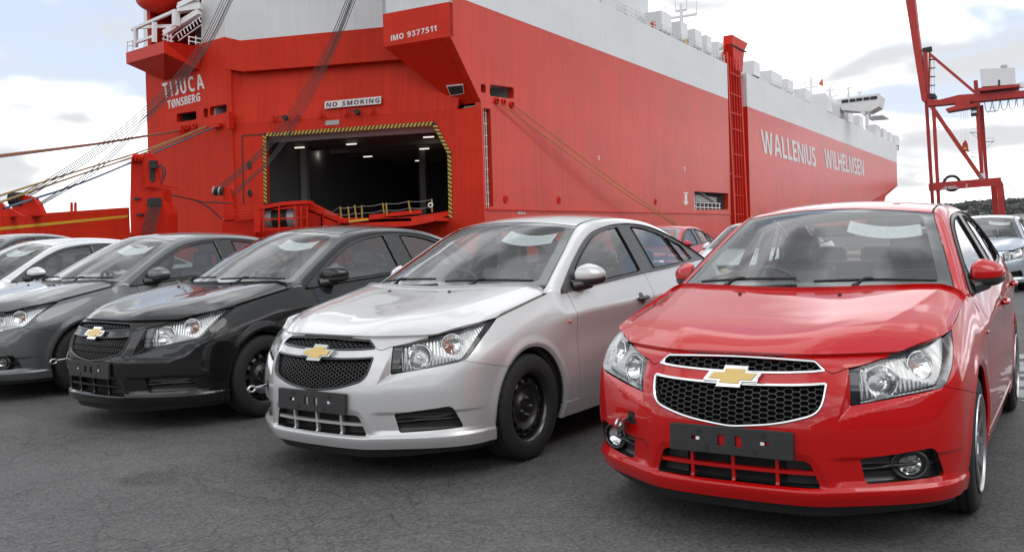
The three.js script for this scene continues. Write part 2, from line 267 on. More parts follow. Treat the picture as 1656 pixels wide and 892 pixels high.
const ship = thing('car_carrier_ship', 'huge red and white car carrier ship moored along the quay', 'ship', null, SIDE0);
const toShip = (name, g, m, parent = ship) => { g = g.clone(); g.translate(-SIDE0.x, -SIDE0.y, -SIDE0.z); return mesh(name, g, m, parent); };
const PEND = TRAN0.clone().sub(SIDE0).dot(PORT) - tranC(onTran(234, 150))[0];
const RB = 17.7, DECK = 22.1, KEEL = -3;                     // red/white line, weather deck
{
  // starboard side, aft part
  const sT0 = sideC(onSide(1180, 250))[0], sT1 = sideC(onSide(1211, 250))[0], sEnd = sideC(onSide(1451, 262))[0];
  const aft = pxSide([[727, 58], [780, 165]]); aft[0][0] = sideC(onSide(727, 30))[0]; const _u = 0, rect = (x0, y0, x1, y1, slope = 0, r = 0.25) => roundPoly(pxSide([[x0, y0], [x1, y0 + slope], [x1, y1 + slope], [x0, y1]]), r, 4);
  const winA = rect(777.5, 135, 785.5, 149, 2, 0.18), winB = rect(792, 136.5, 831, 155, 5, 0.25), slot = roundPoly(pxSide([[780, 175], [793, 175.5], [798, 334], [786, 335]]), 0.15, 3), shell = roundPoly(pxSide([[1123, 309], [1178, 312.5], [1178, 339], [1123, 339]]), 0.1, 2);
  const sp = toShip('hull_side', plate(SIDE0, FWD, OUT, [[0, KEEL], [sT0, KEEL], [sT0, RB], [aft[0][0], RB], aft[0], [0, aft[1][1]]], [winA, winB, slot, shell], 0.5), mHullSide);
  const wh = toShip('upper_hull_side', plate(SIDE0.clone().addScaledVector(OUT, 0.003), FWD, OUT, [[aft[0][0], RB], [sT0, RB], [sT0, DECK], [18, DECK], [18, DECK + 6], [aft[0][0], DECK + 6]], [], 0.5), mHullWhite);
  for (const [n, poly, d] of [['mooring_port', winA, 2], ['mooring_port', winB, 4], ['ladder_slot', slot, 0.9], ['shell_door', shell, 2.4]]) {
    const xs = poly.map(p => p[0]), ys = poly.map(p => p[1]), x0 = Math.min(...xs) - 0.15, x1 = Math.max(...xs) + 0.15, y0 = Math.min(...ys) - 0.15, y1 = Math.max(...ys) + 0.15, c = shipPt((x0 + x1) / 2, 0.5 + d / 2, (y0 + y1) / 2);
    const walls = merge([[x0, y0, x1, y0], [x1, y0, x1, y1], [x1, y1, x0, y1], [x0, y1, x0, y0]].map(([a, b, e, f]) => slab([shipPt(a, 0.45, b), shipPt(e, 0.45, f), shipPt(e, 0.5 + d, f), shipPt(a, 0.5 + d, b)], UP.clone().multiplyScalar(0.02))).concat([slab([shipPt(x0, 0.5 + d, y0), shipPt(x1, 0.5 + d, y0), shipPt(x1, 0.5 + d, y1), shipPt(x0, 0.5 + d, y1)], PORT.clone().multiplyScalar(0.05))]));
    const rec = toShip(n, walls, n === 'mooring_port' ? mShipWhite : mMetal, sp);
    if (n === 'ladder_slot') { for (const k of [0.2, 0.42, 0.6, 0.8]) toShip('rail_post', rodBetween(shipPt(lerp(x0, x1, k), 0.35, y0 + 0.1), shipPt(lerp(x0, x1, k), 0.35, y1 - 0.1), 0.045, 6), mShipWhite, sp); for (let k = 0; k < 9; k++) toShip('ladder_rung', rodBetween(shipPt(x0 + 0.12, 0.34, lerp(y0, y1, (k + 0.5) / 9)), shipPt(x1 - 0.12, 0.34, lerp(y0, y1, (k + 0.5) / 9)), 0.035, 6), mShipWhite, sp); }
    if (n === 'shell_door') { const at = (k, v, pp) => shipPt(lerp(x0, x1, k), pp, lerp(y0, y1, v)); for (let k = 0; k < 8; k++) toShip('rail_post', rodBetween(at(0.06 + k * 0.11, 0.02, 0.5), at(0.06 + k * 0.11, 0.42, 0.5), 0.06, 6), mShipWhite, sp); for (const v of [0.2, 0.42]) toShip('rail_bar', rodBetween(at(0.04, v, 0.5), at(0.86, v, 0.5), 0.06, 6), mShipWhite, sp);
      toShip('gangway', slab([at(0.25, 0.5, 0.9), at(0.85, 0.46, 0.9), at(0.85, 0.74, 0.9), at(0.25, 0.80, 0.9)], PORT.clone().multiplyScalar(0.4)), mMetal, sp); toShip('bracing', rodBetween(at(0.3, 0.95, 0.7), at(0.75, 0.5, 0.7), 0.09, 6), mMetal, sp); toShip('bracing', rodBetween(at(0.15, 0.98, 0.7), at(0.15, 0.0, 0.7), 0.16, 8), mShipWhite, sp); }
  }
  // rubbing strake, step lines, fairleads, marks
  toShip('rubbing_strake', beam(shipPt(0.3, -0.06, 3.35), shipPt(sT0, -0.06, 3.35), 0.12, 0.10, OUT), mHullPlain, sp);
  for (const [x, y] of [[804, 163], [815.5, 165.5], [828.5, 169]]) { const c = onSide(x, y, 0.08), q = new THREE.Quaternion().setFromUnitVectors(V(0, 0, 1), OUT); const f = toShip('fairlead', new THREE.TorusGeometry(0.20, 0.07, 10, 24).applyQuaternion(q).translate(c.x, c.y, c.z), mHullPlain, sp); toShip('fairlead_mouth', new THREE.CircleGeometry(0.2, 20).applyQuaternion(q).translate(c.x - OUT.x * 0.06, c.y, c.z - OUT.z * 0.06), mDark, sp); }
  for (const [x, y] of [[818, 322], [904, 323.5], [1060.5, 326]]) { const c = onSide(x, y, 0.02), q = new THREE.Quaternion().setFromUnitVectors(V(0, 0, 1), OUT); toShip('towing_bollard', merge([new THREE.TorusGeometry(0.26, 0.05, 8, 24).applyQuaternion(q), new THREE.CylinderGeometry(0.09, 0.09, 0.36, 10), new THREE.CircleGeometry(0.25, 20).applyQuaternion(q).translate(OUT.x * 0.004, 0, OUT.z * 0.004)]).translate(c.x, c.y, c.z), mHullPlain, sp); }
  const arrow = pxSide([[1107.6, 314], [1111.4, 314], [1111.4, 326], [1114, 326], [1109.5, 332], [1105, 326], [1107.6, 326]]); toShip('arrow_mark', plate(SIDE0.clone().addScaledVector(OUT, 0.012), FWD, OUT, arrow, [], 0.01), mLetter, sp);
  toShip('arrow_mark', plate(SIDE0.clone().addScaledVector(OUT, 0.012), FWD, OUT, pxSide([[1106, 310.8], [1113, 311], [1113, 313], [1106, 312.8]]), [], 0.01), mLetter, sp);
  for (const [x, y] of [[968, 252], [1107, 270], [1183.5, 280]]) for (const [dx, dy, w, h] of [[0, 0, 3.4, 1.2], [1, 2.5, 1.2, 4]]) toShip('draught_mark', plate(SIDE0.clone().addScaledVector(OUT, 0.012), FWD, OUT, pxSide([[x + dx - w / 2, y + dy], [x + dx + w / 2, y + dy], [x + dx + w / 2, y + dy + h], [x + dx - w / 2, y + dy + h]]), [], 0.01), mLetter, sp);
  for (const [ch, g] of lettering('1P|E/8', onSide(837, 346, 0.004), onSide(849, 346.3, 0.004), onSide(837, 341.5, 0.004), OUT, 0.1)) toShip('letter', g, mLetter, sp);

  // niche with the lifting tower of the side ramp
  const D2 = 1.6, nb = slab([shipPt(sT0, D2, KEEL), shipPt(sT1, D2, KEEL), shipPt(sT1, D2, DECK - 0.3), shipPt(sT0, D2, DECK - 0.3)], PORT.clone().multiplyScalar(0.2)), tw = toShip('side_ramp_tower', nb, mHullPlain);
  toShip('tower_cheek', slab([shipPt(sT1, 0, KEEL), shipPt(sT1, D2, KEEL), shipPt(sT1, D2, RB), shipPt(sT1, 0, RB)], FWD.clone().multiplyScalar(0.2)), mHullPlain, tw);
  toShip('tower_cheek', slab([shipPt(sT1, 0, RB), shipPt(sT1, D2, RB), shipPt(sT1, D2, DECK), shipPt(sT1, 0, DECK)], FWD.clone().multiplyScalar(0.2)), mShipWhite, tw);
  const L = sT1 - sT0, inS = k => sT0 + L * k;
  for (const k of [0.06, 0.70]) toShip('tower_post', slab([shipPt(inS(k), -0.35, 0.4), shipPt(inS(k) + 0.55, -0.35, 0.4), shipPt(inS(k) + 0.55, 0.15, DECK + 1.6), shipPt(inS(k), 0.15, DECK + 1.6)], PORT.clone().multiplyScalar(0.6)), mHullPlain, tw);
  for (let k = 0; k < 4; k++) toShip('guide_rail', beam(shipPt(inS(0.20 + k * 0.135), 0.15, 0.8), shipPt(inS(0.20 + k * 0.135), 0.30, DECK + 1.2), 0.16, 0.5, FWD), mHullPlain, tw);
  for (const h of [1.0, 3.4, 5.8, 8.2, 11.0, 14.2, 16.2, 18.6, 21.2]) toShip('cross_bar', beam(shipPt(inS(0.14), 0.08, h), shipPt(inS(0.68), 0.08, h), 0.14, 0.14, UP), mHullPlain, tw);
  // flared head of the tower, standing above the deck
  const hd = [[1189, 112], [1201, 116.5], [1204, 83], [1210, 70], [1185, 56], [1184.5, 70], [1187, 95]].map(([x, y]) => onSide(x, y, -0.1));
  toShip('tower_head', slab(hd, PORT.clone().multiplyScalar(1.2)), mHullPlain, tw);
  toShip('tower_head_arm', slab([[1183.5, 70], [1176, 69], [1163, 79], [1164, 82], [1172, 79], [1176, 84], [1179, 103], [1185, 104], [1186, 92]].map(([x, y]) => onSide(x, y, -0.9)), PORT.clone().multiplyScalar(0.8)), mHullPlain, tw);
  toShip('tower_head_lip', slab([[1184, 70.5], [1208.5, 83.5], [1208.2, 85], [1183.8, 72]].map(([x, y]) => onSide(x, y, 0.05)), PORT.clone().multiplyScalar(0.2)), mDark, tw);

  // forward part of the side and the bow
  const bow = pxSide([[1452, 300], [1412, 323], [1402, 333]]);
  const fs = toShip('hull_side', plate(SIDE0, FWD, OUT, [[sT1 + 0.2, KEEL], [bow[2][0] - 2, KEEL], [bow[2][0], bow[2][1]], [bow[1][0], bow[1][1]], [bow[0][0], bow[0][1]], [sEnd, RB], [sT1 + 0.2, RB]], [], 0.5), mHullSide);
  toShip('upper_hull_side', plate(SIDE0.clone().addScaledVector(OUT, 0.003), FWD, OUT, [[sT1 + 0.2, RB], [sEnd, RB], [sEnd - 0.6, DECK + 0.4], [sT1 + 0.2, DECK]], [], 0.5), mHullWhite);
  const curveIn = (y, s) => Array.from({ length: 7 }, (_, i) => { const a = i / 6 * 1.35; return shipPt(s + 14 * Math.sin(a) * 0.35, 16 * (1 - Math.cos(a)), y); });
  for (const [y0, y1, m, n] of [[11.6, RB, mHull, 'bow_plating'], [RB, DECK + 0.4, mHullWhite, 'upper_bow_plating']]) { const pos = [], idx = [], uv = [], lo = curveIn(y0, sEnd), hi = curveIn(y1, sEnd); lo.forEach((p, i) => { pos.push(p.x, p.y, p.z, hi[i].x, hi[i].y, hi[i].z); uv.push(i * 2.5, y0, i * 2.5, y1); }); for (let i = 0; i < 6; i++) idx.push(i * 2, i * 2 + 2, i * 2 + 1, i * 2 + 1, i * 2 + 2, i * 2 + 3); toShip(n, geo(pos, null, idx, uv), m); }
  toShip('bow_flare', slab([[1452, 300.5], [1405, 325], [1396, 350], [1424, 350], [1433.5, 317]].map(([x, y]) => onSide(x, y, -0.55)), PORT.clone().multiplyScalar(0.8)), mHullPlain);
  const lt = lettering('WALLENIUS', onSide(1233.5, 247.0, 0.02), onSide(1320.5, 269.5, 0.02), onSide(1230, 208.5, 0.02), OUT, 0.03), l2 = lettering('WILHELMSEN', onSide(1335, 271.0, 0.02), onSide(1398, 284.5, 0.02), onSide(1333, 239.5, 0.02), OUT, 0.03);
  for (const [ch, g] of [...lt, ...l2]) toShip('letter', g, mLetter, fs);
  // deck over the whole ship, far side and bottom closing the body
  toShip('weather_deck', slab([shipPt(aft[0][0], 0.5, DECK - 0.3), shipPt(sEnd - 1, 0.5, DECK - 0.3), shipPt(sEnd + 4, 14, DECK - 0.3), shipPt(sEnd - 1, PEND - 0.5, DECK - 0.3), shipPt(-4.6, PEND - 0.5, DECK - 0.3)], V(0, -0.3, 0)), mDeckGrey);
  toShip('port_side', slab([shipPt(-4.5, PEND, KEEL), shipPt(sEnd - 10, PEND, KEEL), shipPt(sEnd, PEND, DECK), shipPt(-4.5, PEND, DECK)], PORT.clone().multiplyScalar(-0.4)), mHullPlain);
}
{
  // stern: oblique wall with the door, band and white upper works
  const jambs = [[428, 224], [428, 218], [702, 199.5], [727, 248], [729, 352], [430, 352]], op = pxDoor(jambs);
  const dw = toShip('stern_wall', plate(SIDE0, DOORV.clone().negate(), DOORN, [...pxDoor([[375, 205]]).map(p => [p[0], KEEL]), [0, KEEL], [0, pxDoor([[780, 170]])[0][1]], ...pxDoor([[737, 177], [376, 199.5]])], [op.slice(1)], 0.5), mHull);
  // hazard-striped frame round the door: each stripe a piece
  const fr = [[428, 218], [702, 199.5], [727, 248], [729, 352]].map(([x, y]) => onDoor(x, y, 0.0)), fl = [onDoor(429.5, 330, 0), onDoor(428, 218, 0)];
  const hz = toShip('door_frame', merge([[fl[0], fl[1]], [fr[0], fr[1]], [fr[1], fr[2]], [fr[2], fr[3]]].map(([a, b]) => beam(a.clone().addScaledVector(DOORN, 0.02), b.clone().addScaledVector(DOORN, 0.02), 0.30, 0.06, DOORV.clone().cross(b.clone().sub(a).normalize()).lengthSq() > 0.5 ? DOORV : UP))), mDark, dw);
  const stripe = (a, b) => { const d = b.clone().sub(a), Ln = d.length(); d.normalize(); const acr = DOORN.clone().cross(d).normalize(), n = Math.floor(Ln / 0.30); for (let i = 0; i < n; i++) { const p = a.clone().addScaledVector(d, (i + 0.25) * 0.30), w = 0.15; toShip('hazard_stripe', slab([p.clone().addScaledVector(acr, -0.14), p.clone().addScaledVector(d, w).addScaledVector(acr, -0.14), p.clone().addScaledVector(d, w + 0.17).addScaledVector(acr, 0.14), p.clone().addScaledVector(d, 0.17).addScaledVector(acr, 0.14)].map(q => q.addScaledVector(DOORN, 0.056)), DOORN.clone().multiplyScalar(0.012)), mYellow, dw); } };
  stripe(fl[0], fl[1]); stripe(fr[0], fr[1]); stripe(fr[1], fr[2]); stripe(fr[2], fr[3]);
  // the lit hold behind it
  const inside = (x, y, z) => SIDE0.clone().addScaledVector(DOORV, x).addScaledVector(DOORN, -z).add(V(0, y, 0));
  const xs = op.map(p => -p[0]), x0 = Math.min(...xs) - 1.0, x1 = Math.max(...xs) + 1.5, y0 = 0.6, y1 = Math.max(...op.map(p => p[1])) + 0.05, dep = 34;
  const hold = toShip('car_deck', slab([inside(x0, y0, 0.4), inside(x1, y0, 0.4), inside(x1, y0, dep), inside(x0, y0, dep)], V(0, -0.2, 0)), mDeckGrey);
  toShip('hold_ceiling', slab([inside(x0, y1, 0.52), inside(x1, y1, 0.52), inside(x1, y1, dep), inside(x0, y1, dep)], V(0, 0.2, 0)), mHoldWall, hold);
  toShip('hold_wall', slab([inside(x0, y0, 0.52), inside(x0, y0, dep), inside(x0, y1, dep), inside(x0, y1, 0.52)], DOORV.clone().multiplyScalar(-0.2)), mHoldShaded, hold);
  toShip('hold_wall', slab([inside(x1, y0, 0.52), inside(x1, y0, dep), inside(x1, y1, dep), inside(x1, y1, 0.52)], DOORV.clone().multiplyScalar(0.2)), mHoldShaded, hold);
  toShip('hold_wall', slab([inside(x0, y0, dep), inside(x1, y0, dep), inside(x1, y1, dep), inside(x0, y1, dep)], DOORN.clone().multiplyScalar(-0.2)), mHoldShaded, hold);
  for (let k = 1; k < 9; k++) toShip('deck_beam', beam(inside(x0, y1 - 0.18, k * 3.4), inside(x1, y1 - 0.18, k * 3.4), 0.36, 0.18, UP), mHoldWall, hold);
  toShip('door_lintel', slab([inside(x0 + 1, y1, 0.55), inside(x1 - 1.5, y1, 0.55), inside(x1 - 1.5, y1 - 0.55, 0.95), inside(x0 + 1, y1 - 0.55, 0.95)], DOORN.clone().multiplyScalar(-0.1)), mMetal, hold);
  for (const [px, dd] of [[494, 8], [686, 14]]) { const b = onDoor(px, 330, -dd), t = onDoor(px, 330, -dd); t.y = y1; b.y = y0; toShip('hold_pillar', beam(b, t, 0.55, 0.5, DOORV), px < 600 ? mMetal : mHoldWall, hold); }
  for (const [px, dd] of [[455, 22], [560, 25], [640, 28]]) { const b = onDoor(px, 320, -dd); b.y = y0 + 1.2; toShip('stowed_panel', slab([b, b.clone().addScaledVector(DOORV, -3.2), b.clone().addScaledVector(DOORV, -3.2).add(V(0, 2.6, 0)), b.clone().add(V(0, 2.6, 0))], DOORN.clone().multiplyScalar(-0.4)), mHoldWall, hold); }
  const mLamp = std({ color: grey(0.8), emissive: lin(1, 0.93, 0.82), emissiveIntensity: 1.1 });
  for (const [px, py] of [[484, 238.5], [451.5, 259], [518, 264], [568, 233], [594.5, 253], [602, 269], [693, 221.5], [686, 240.5], [678, 259.5]]) {
    const r = ray(px, py), t = (y1 - 0.40 - EYE) / r.y, c = EYEV.clone().addScaledVector(r, t); const l = toShip('deck_lamp', beam(c.clone().addScaledVector(DOORV, -0.42), c.clone().addScaledVector(DOORV, 0.42), 0.20, 0.08, DOORN), mLamp, hold);
  }
  for (const [px, py] of [[518, 250], [690, 235]]) { const r = ray(px, py), t = (y1 - 0.6 - EYE) / r.y, c = EYEV.clone().addScaledVector(r, t), pl = new THREE.PointLight(lin(1, 0.93, 0.82), 0.8); pl.shadow.radius = 12; pl.position.copy(c); pl.castShadow = true; scene.add(pl); }
  // recessed, tilted panel above the door, band over it
  const tl = onDoor(392, 117, -0.55), tr = onDoor(636, 97.5, -0.55), bl = onDoor(377, 199.8, 0.0), br = onDoor(738, 176.8, 0.0);
  toShip('tilted_panel', slab([bl, br, tr.clone().lerp(onDoor(760, 90, -0.55), 1), tl], DOORN.clone().multiplyScalar(-0.4)), mHull, dw);
  toShip('panel_cheek', slab([bl, tl, onDoor(365, 112, 0.1), onDoor(371, 200, 0.1)], DOORN.clone().multiplyScalar(-0.4)), mHullPlain, dw);
  const bT = pxDoor([[365, 60.5], [390, 66], [618, 44.5], [760, 33]]), bB = pxDoor([[760, 88], [618, 98.5], [395, 116], [366, 112]]);
  toShip('stern_band', plate(SIDE0.clone().addScaledVector(DOORN, 0.15), DOORV.clone().negate(), DOORN, [...bB, ...bT].map(p => p), [], 1.8), mHull, dw);
  const wT = pxDoor([[365, 60.5], [390, 66], [618, 44.5], [760, 33]]);
  toShip('upper_stern', plate(SIDE0.clone().addScaledVector(DOORN, 0.13), DOORV.clone().negate(), DOORN, [...wT, [wT[3][0], 28], [wT[0][0], 28]].reverse(), [], 1.5), mHullWhite, dw);
  // board and fittings over the door
  const q = [[525, 164], [616, 155.5], [615.5, 167.5], [524.5, 175.5]].map(([x, y]) => onDoor(x, y, 0.15));
  const nb = toShip('notice_board', slab(q, DOORN.clone().multiplyScalar(-0.1)), mLetter, dw);
  for (const [ch, g] of lettering('NO SMOKING', onDoor(527.5, 173.3, 0.15), onDoor(613.3, 165.3, 0.15), onDoor(528, 166.0, 0.15), DOORN, 0.24)) toShip('letter', g, mInk, nb);
  for (const [x, y] of [[440.5, 191], [479, 188], [518, 185], [558, 181.5], [600, 178.5]]) { const c = onDoor(x, y, 0.3); toShip('floodlight', merge([box(0.16, 0.42, 0.3), box(0.2, 0.14, 0.4, 0, -0.2, 0.05)]).translate(c.x, c.y, c.z), mHullPlain, dw); }
  for (const [x, y] of [[460, 190], [577, 181]]) { const c = onDoor(x, y, 0.4); toShip('searchlight', merge([new THREE.CylinderGeometry(0.18, 0.22, 0.4, 14).rotateX(Math.PI / 2), box(0.5, 0.06, 0.06, -0.35, 0.08, 0)]).translate(c.x, c.y, c.z), mDark, dw); }
  toShip('grey_plate', slab([[526, 195], [548, 193.5], [548, 201], [526, 202.5]].map(([x, y]) => onDoor(x, y, 0.05)), DOORN.clone().multiplyScalar(-0.1)), mMetal, dw);
  for (const [a, b] of [[[391, 219.5], [428, 217]], [[391, 219.5], [393.5, 330]]]) toShip('panel_joint', beam(onDoor(...a, 0.01), onDoor(...b, 0.01), 0.09, 0.04, a[0] === b[0] - 2.5 ? DOORV : UP), mDark, dw);
  for (const [x, y] of [[402.5, 267], [403.5, 312]]) { const c = onDoor(x, y, 0.03), qq = new THREE.Quaternion().setFromUnitVectors(V(0, 0, 1), DOORN); toShip('porthole', merge([new THREE.TorusGeometry(0.22, 0.05, 8, 20).scale(0.7, 1.1, 1).applyQuaternion(qq), new THREE.CircleGeometry(0.22, 20).scale(0.7, 1.1, 1).applyQuaternion(qq)]).translate(c.x, c.y, c.z), mDark, dw); }
  // corner sponson with the registration number
  const aftS = V(0, 0, 0), A = onSide(727, 30).setY(onSide(727, 3).y), B = A.clone().setY(onSide(727, 58).y), C = onSide(780, 165), w = 5.6, P = PORT.clone().multiplyScalar(w);
  const A2 = A.clone().add(P), B2 = B.clone().add(P), C2 = onPlane(742, 170, B, B2.clone().sub(B).cross(C.clone().sub(B)).normalize());
  const fs = toShip('sponson', slab([A2, B2, B, A], FWD.clone().multiplyScalar(0.4)), mHull);
  toShip('sponson_underside', geo([B, B2, C2, C].flatMap(p => [p.x, p.y, p.z]), null, [0, 1, 2, 0, 2, 3]), mHullPlain, fs);
  toShip('sponson_cheek', geo([A2, B2, C2, onDoor(636, 98, -1.0), onDoor(640, 30, -1.0)].flatMap(p => [p.x, p.y, p.z]), null, [0, 1, 2, 0, 2, 3, 0, 3, 4]), mHullPlain, fs);
  toShip('upper_sponson', slab([A2, A, A.clone().add(V(0, 9, 0)), A2.clone().add(V(0, 9, 0))], FWD.clone().multiplyScalar(0.4)), mHullWhite, fs);
  toShip('upper_sponson', slab([A2, A2.clone().add(V(0, 9, 0)), A2.clone().add(V(0, 9, 0)).addScaledVector(FWD, 4), A2.clone().addScaledVector(FWD, 4)], PORT.clone().multiplyScalar(-0.3)), mHullWhite, fs);
  const pl = (x, y) => onPlane(x, y, A.clone().addScaledVector(FWD, -0.002), TRANN);
  for (const [ch, g] of lettering('IMO 9377511', pl(632.5, 66.5), pl(706, 49.8), pl(632, 57.5), TRANN, 0.13)) toShip('letter', g, mLetter, fs);
  const nn = B2.clone().sub(B).cross(C.clone().sub(B)).normalize(); if (nn.z < 0) nn.negate();
  const fp = (x, y) => onPlane(x, y, B.clone().addScaledVector(nn, 0.02), nn);
  const mp = toShip('underside_port', slab([[722, 138], [749, 135.5], [751, 150.5], [729, 154.5]].map(([x, y]) => fp(x, y)), nn.clone().multiplyScalar(0.06)), mShipWhite, fs); toShip('port_opening', slab([[724, 139.5], [748, 137], [750, 149.3], [729.5, 152.8]].map(([x, y]) => fp(x, y)), nn.clone().multiplyScalar(0.08)), mDark, fs);
  { const c = fp(742, 161); toShip('fairlead', new THREE.TorusGeometry(0.22, 0.07, 8, 20).applyQuaternion(new THREE.Quaternion().setFromUnitVectors(V(0, 0, 1), nn)).translate(c.x, c.y, c.z), mHullPlain, fs); }
  // transom with the name
  const tE = pxTran([[234, 150]])[0][0], rct = (x0, y0, x1, y1, s) => roundPoly(pxTran([[x0, y0], [x1, y0 - s], [x1, y1 - s], [x0, y1]]), 0.15, 3);
  const w1 = rct(285, 184, 317, 198, 5), w2 = rct(328.5, 175, 335.5, 190, 0), w3 = rct(338.5, 173, 366, 187, 5);
  const ts = toShip('transom', plate(TRAN0, OUT, TRANN, [[tE, KEEL], [0.4, KEEL], [0.4, pxTran([[372, 62]])[0][1]], ...pxTran([[362, 59.5], [325, 70], [234, 96]])], [w1, w2, w3], 0.5), mHull);
  for (const w of [w1, w2, w3]) { const xs2 = w.map(p => p[0]), ys2 = w.map(p => p[1]), a = Math.min(...xs2) - 0.2, b = Math.max(...xs2) + 0.2, c = Math.min(...ys2) - 0.2, d = Math.max(...ys2) + 0.2, at = (x, y, z) => TRAN0.clone().addScaledVector(OUT, x).addScaledVector(FWD, z).add(V(0, y, 0));
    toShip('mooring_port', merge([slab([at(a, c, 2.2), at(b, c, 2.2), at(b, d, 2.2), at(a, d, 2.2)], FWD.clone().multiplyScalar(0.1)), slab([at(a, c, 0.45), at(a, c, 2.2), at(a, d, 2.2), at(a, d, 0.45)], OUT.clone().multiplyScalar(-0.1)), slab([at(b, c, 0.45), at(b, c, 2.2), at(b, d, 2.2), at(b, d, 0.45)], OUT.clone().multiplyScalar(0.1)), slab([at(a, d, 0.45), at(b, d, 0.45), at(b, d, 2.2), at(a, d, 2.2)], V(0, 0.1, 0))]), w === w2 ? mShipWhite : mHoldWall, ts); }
  const lt = (t, a, b, c, gp) => { for (const [ch, g] of lettering(t, onTran(...a, 0.01), onTran(...b, 0.01), onTran(...c, 0.01), TRANN, gp)) toShip('letter', g, mLetter, ts); };
  lt('TIJUCA', [265, 158.5], [330.5, 143], [261.5, 135], 0.22); lt('TØNSBERG', [271, 176], [323.5, 163], [270.5, 162.5], 0.05);
  for (const [x, y] of [[302, 205], [313, 203]]) { const c = onTran(x, y, 0.12), qq = new THREE.Quaternion().setFromUnitVectors(V(0, 0, 1), TRANN); toShip('fairlead', new THREE.TorusGeometry(0.17, 0.08, 8, 20).applyQuaternion(qq).translate(c.x, c.y, c.z), mHullPlain, ts); }
  { const c = onTran(292, 211, 0.3); toShip('roller_box', box(0.55, 0.7, 0.5).applyQuaternion(new THREE.Quaternion().setFromUnitVectors(V(0, 0, 1), TRANN)).translate(c.x, c.y, c.z), mHullPlain, ts); const e = onTran(371, 195, 0.3); toShip('roller_box', box(0.35, 1.3, 0.5).applyQuaternion(new THREE.Quaternion().setFromUnitVectors(V(0, 0, 1), TRANN)).translate(e.x, e.y, e.z), mHullPlain, ts); const f = onTran(350, 203, 0.2); toShip('roller_box', box(0.9, 0.3, 0.4).applyQuaternion(new THREE.Quaternion().setFromUnitVectors(V(0, 0, 1), TRANN)).translate(f.x, f.y, f.z), mHullPlain, ts); }
  // platform at the port quarter with its white davits
  const F1 = onTran(203, 85, 0.5), F2 = onTran(264, 66, 3.2), F3 = onTran(325, 75, 0.4), h = 0.9, G1 = F1.clone().add(V(0, -h, 0)), G2 = F2.clone().add(V(0, -h, 0)), G3 = onTran(323, 113, 0), E0 = onTran(265, 130, 0.0), E1 = onTran(225, 112, -1.0);
  const pts = [F1, F2, F3, G1, G2, G3, E0, E1]; const pf = toShip('quarter_platform', flatN(geo(pts.flatMap(p => [p.x, p.y, p.z]), null, [0, 3, 4, 0, 4, 1, 1, 4, 5, 1, 5, 2, 3, 6, 4, 4, 6, 5, 3, 7, 6, 0, 1, 2])), mHullPlain);
  const W = (x, y, o) => onTran(x, y, o), st = (n, a, b, r) => toShip(n, rodBetween(a, b, r, 8), mShipWhite, pf), bm = (n, a, b, w2, h2) => toShip(n, beam(a, b, w2, h2, TRANN), mShipWhite, pf);
  toShip('upper_stern', slab([W(325, 72, -0.4), W(375, 60, -0.4), W(375, -20, -0.4), W(325, -20, -0.4)], FWD.clone().multiplyScalar(0.5)), mHullWhite, ts);
  toShip('deckhouse', slab([W(231.5, 80, -6), W(262, 70, -6), W(262, 6, -6), W(231.5, 14, -6)], FWD.clone().multiplyScalar(2)), mShipWhite, pf);
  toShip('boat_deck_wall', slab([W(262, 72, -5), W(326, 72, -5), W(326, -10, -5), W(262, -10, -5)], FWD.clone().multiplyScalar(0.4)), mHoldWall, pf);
  bm('davit', W(219, 76, 1.2), W(219, 46, 1.2), 0.26, 0.26); bm('davit', W(249, 68, 2.2), W(249, 36, 2.2), 0.28, 0.28); bm('davit', W(284, 42, 1.2), W(284, 16, 1.2), 0.45, 0.4); bm('davit', W(213, 48, 1.2), W(284, 17, 1.2), 0.24, 0.22); bm('davit', W(222, 68, 1.2), W(249, 58, 2.0), 0.2, 0.2); bm('davit', W(222, 44, 0), W(280, 42, 1), 0.22, 0.25); bm('davit', W(288, 15, 1), W(325, 10, 0.2), 0.6, 0.5); bm('davit', W(290, 10, 1), W(318, -4, 0.5), 0.5, 0.4); bm('boom', W(266, 54, 1), W(322, 19, 0.4), 0.42, 0.42);
  for (const [a, b] of [[[270, 72], [283, 56]], [[283, 56], [325, 26]], [[270, 64], [283, 48]], [[288, 66], [325, 40]]]) st('stair_rail', W(...a, 0.9), W(...b, 0.3), 0.05);
  for (let k = 0; k < 8; k++) st('stair_tread', W(286 + k * 5, 54 - k * 3.7, 0.8), W(289 + k * 5, 62 - k * 3.7, 0.8), 0.04);
  for (const x of [264, 270, 276, 305, 316]) st('guard_post', W(x, 70 + (x > 290 ? 2 : 0), 1.4), W(x, 55 + (x > 290 ? 3 : 0), 1.4), 0.045);
  for (const dy of [0, 7]) st('guard_rail', W(262, 56 + dy, 1.5), W(280, 60 + dy, 1.2), 0.045), st('guard_rail', W(304, 59 + dy, 0.8), W(325, 63 + dy, 0.5), 0.045);
  for (const [x0, y0b, y1b] of [[205, 84, 67], [214, 81, 65]]) st('guard_post', W(x0, y0b, 0.5), W(x0, y1b, 0.5), 0.04);
  st('guard_rail', W(205, 68, 0.5), W(217, 65, 0.7), 0.04); st('guard_rail', W(205, 75, 0.5), W(217, 72, 0.7), 0.04);
  // lifeboat hull, only its lower half shows
  const boat = new THREE.SphereGeometry(1, 28, 18), ba = boat.attributes.position; for (let i = 0; i < ba.count; i++) { const y = ba.getY(i); ba.setXYZ(i, ba.getX(i) * (y < 0 ? 1 - 0.35 * y * y : 1), y * (y < 0 ? 1.0 : 0.7), ba.getZ(i)); } boat.computeVertexNormals();
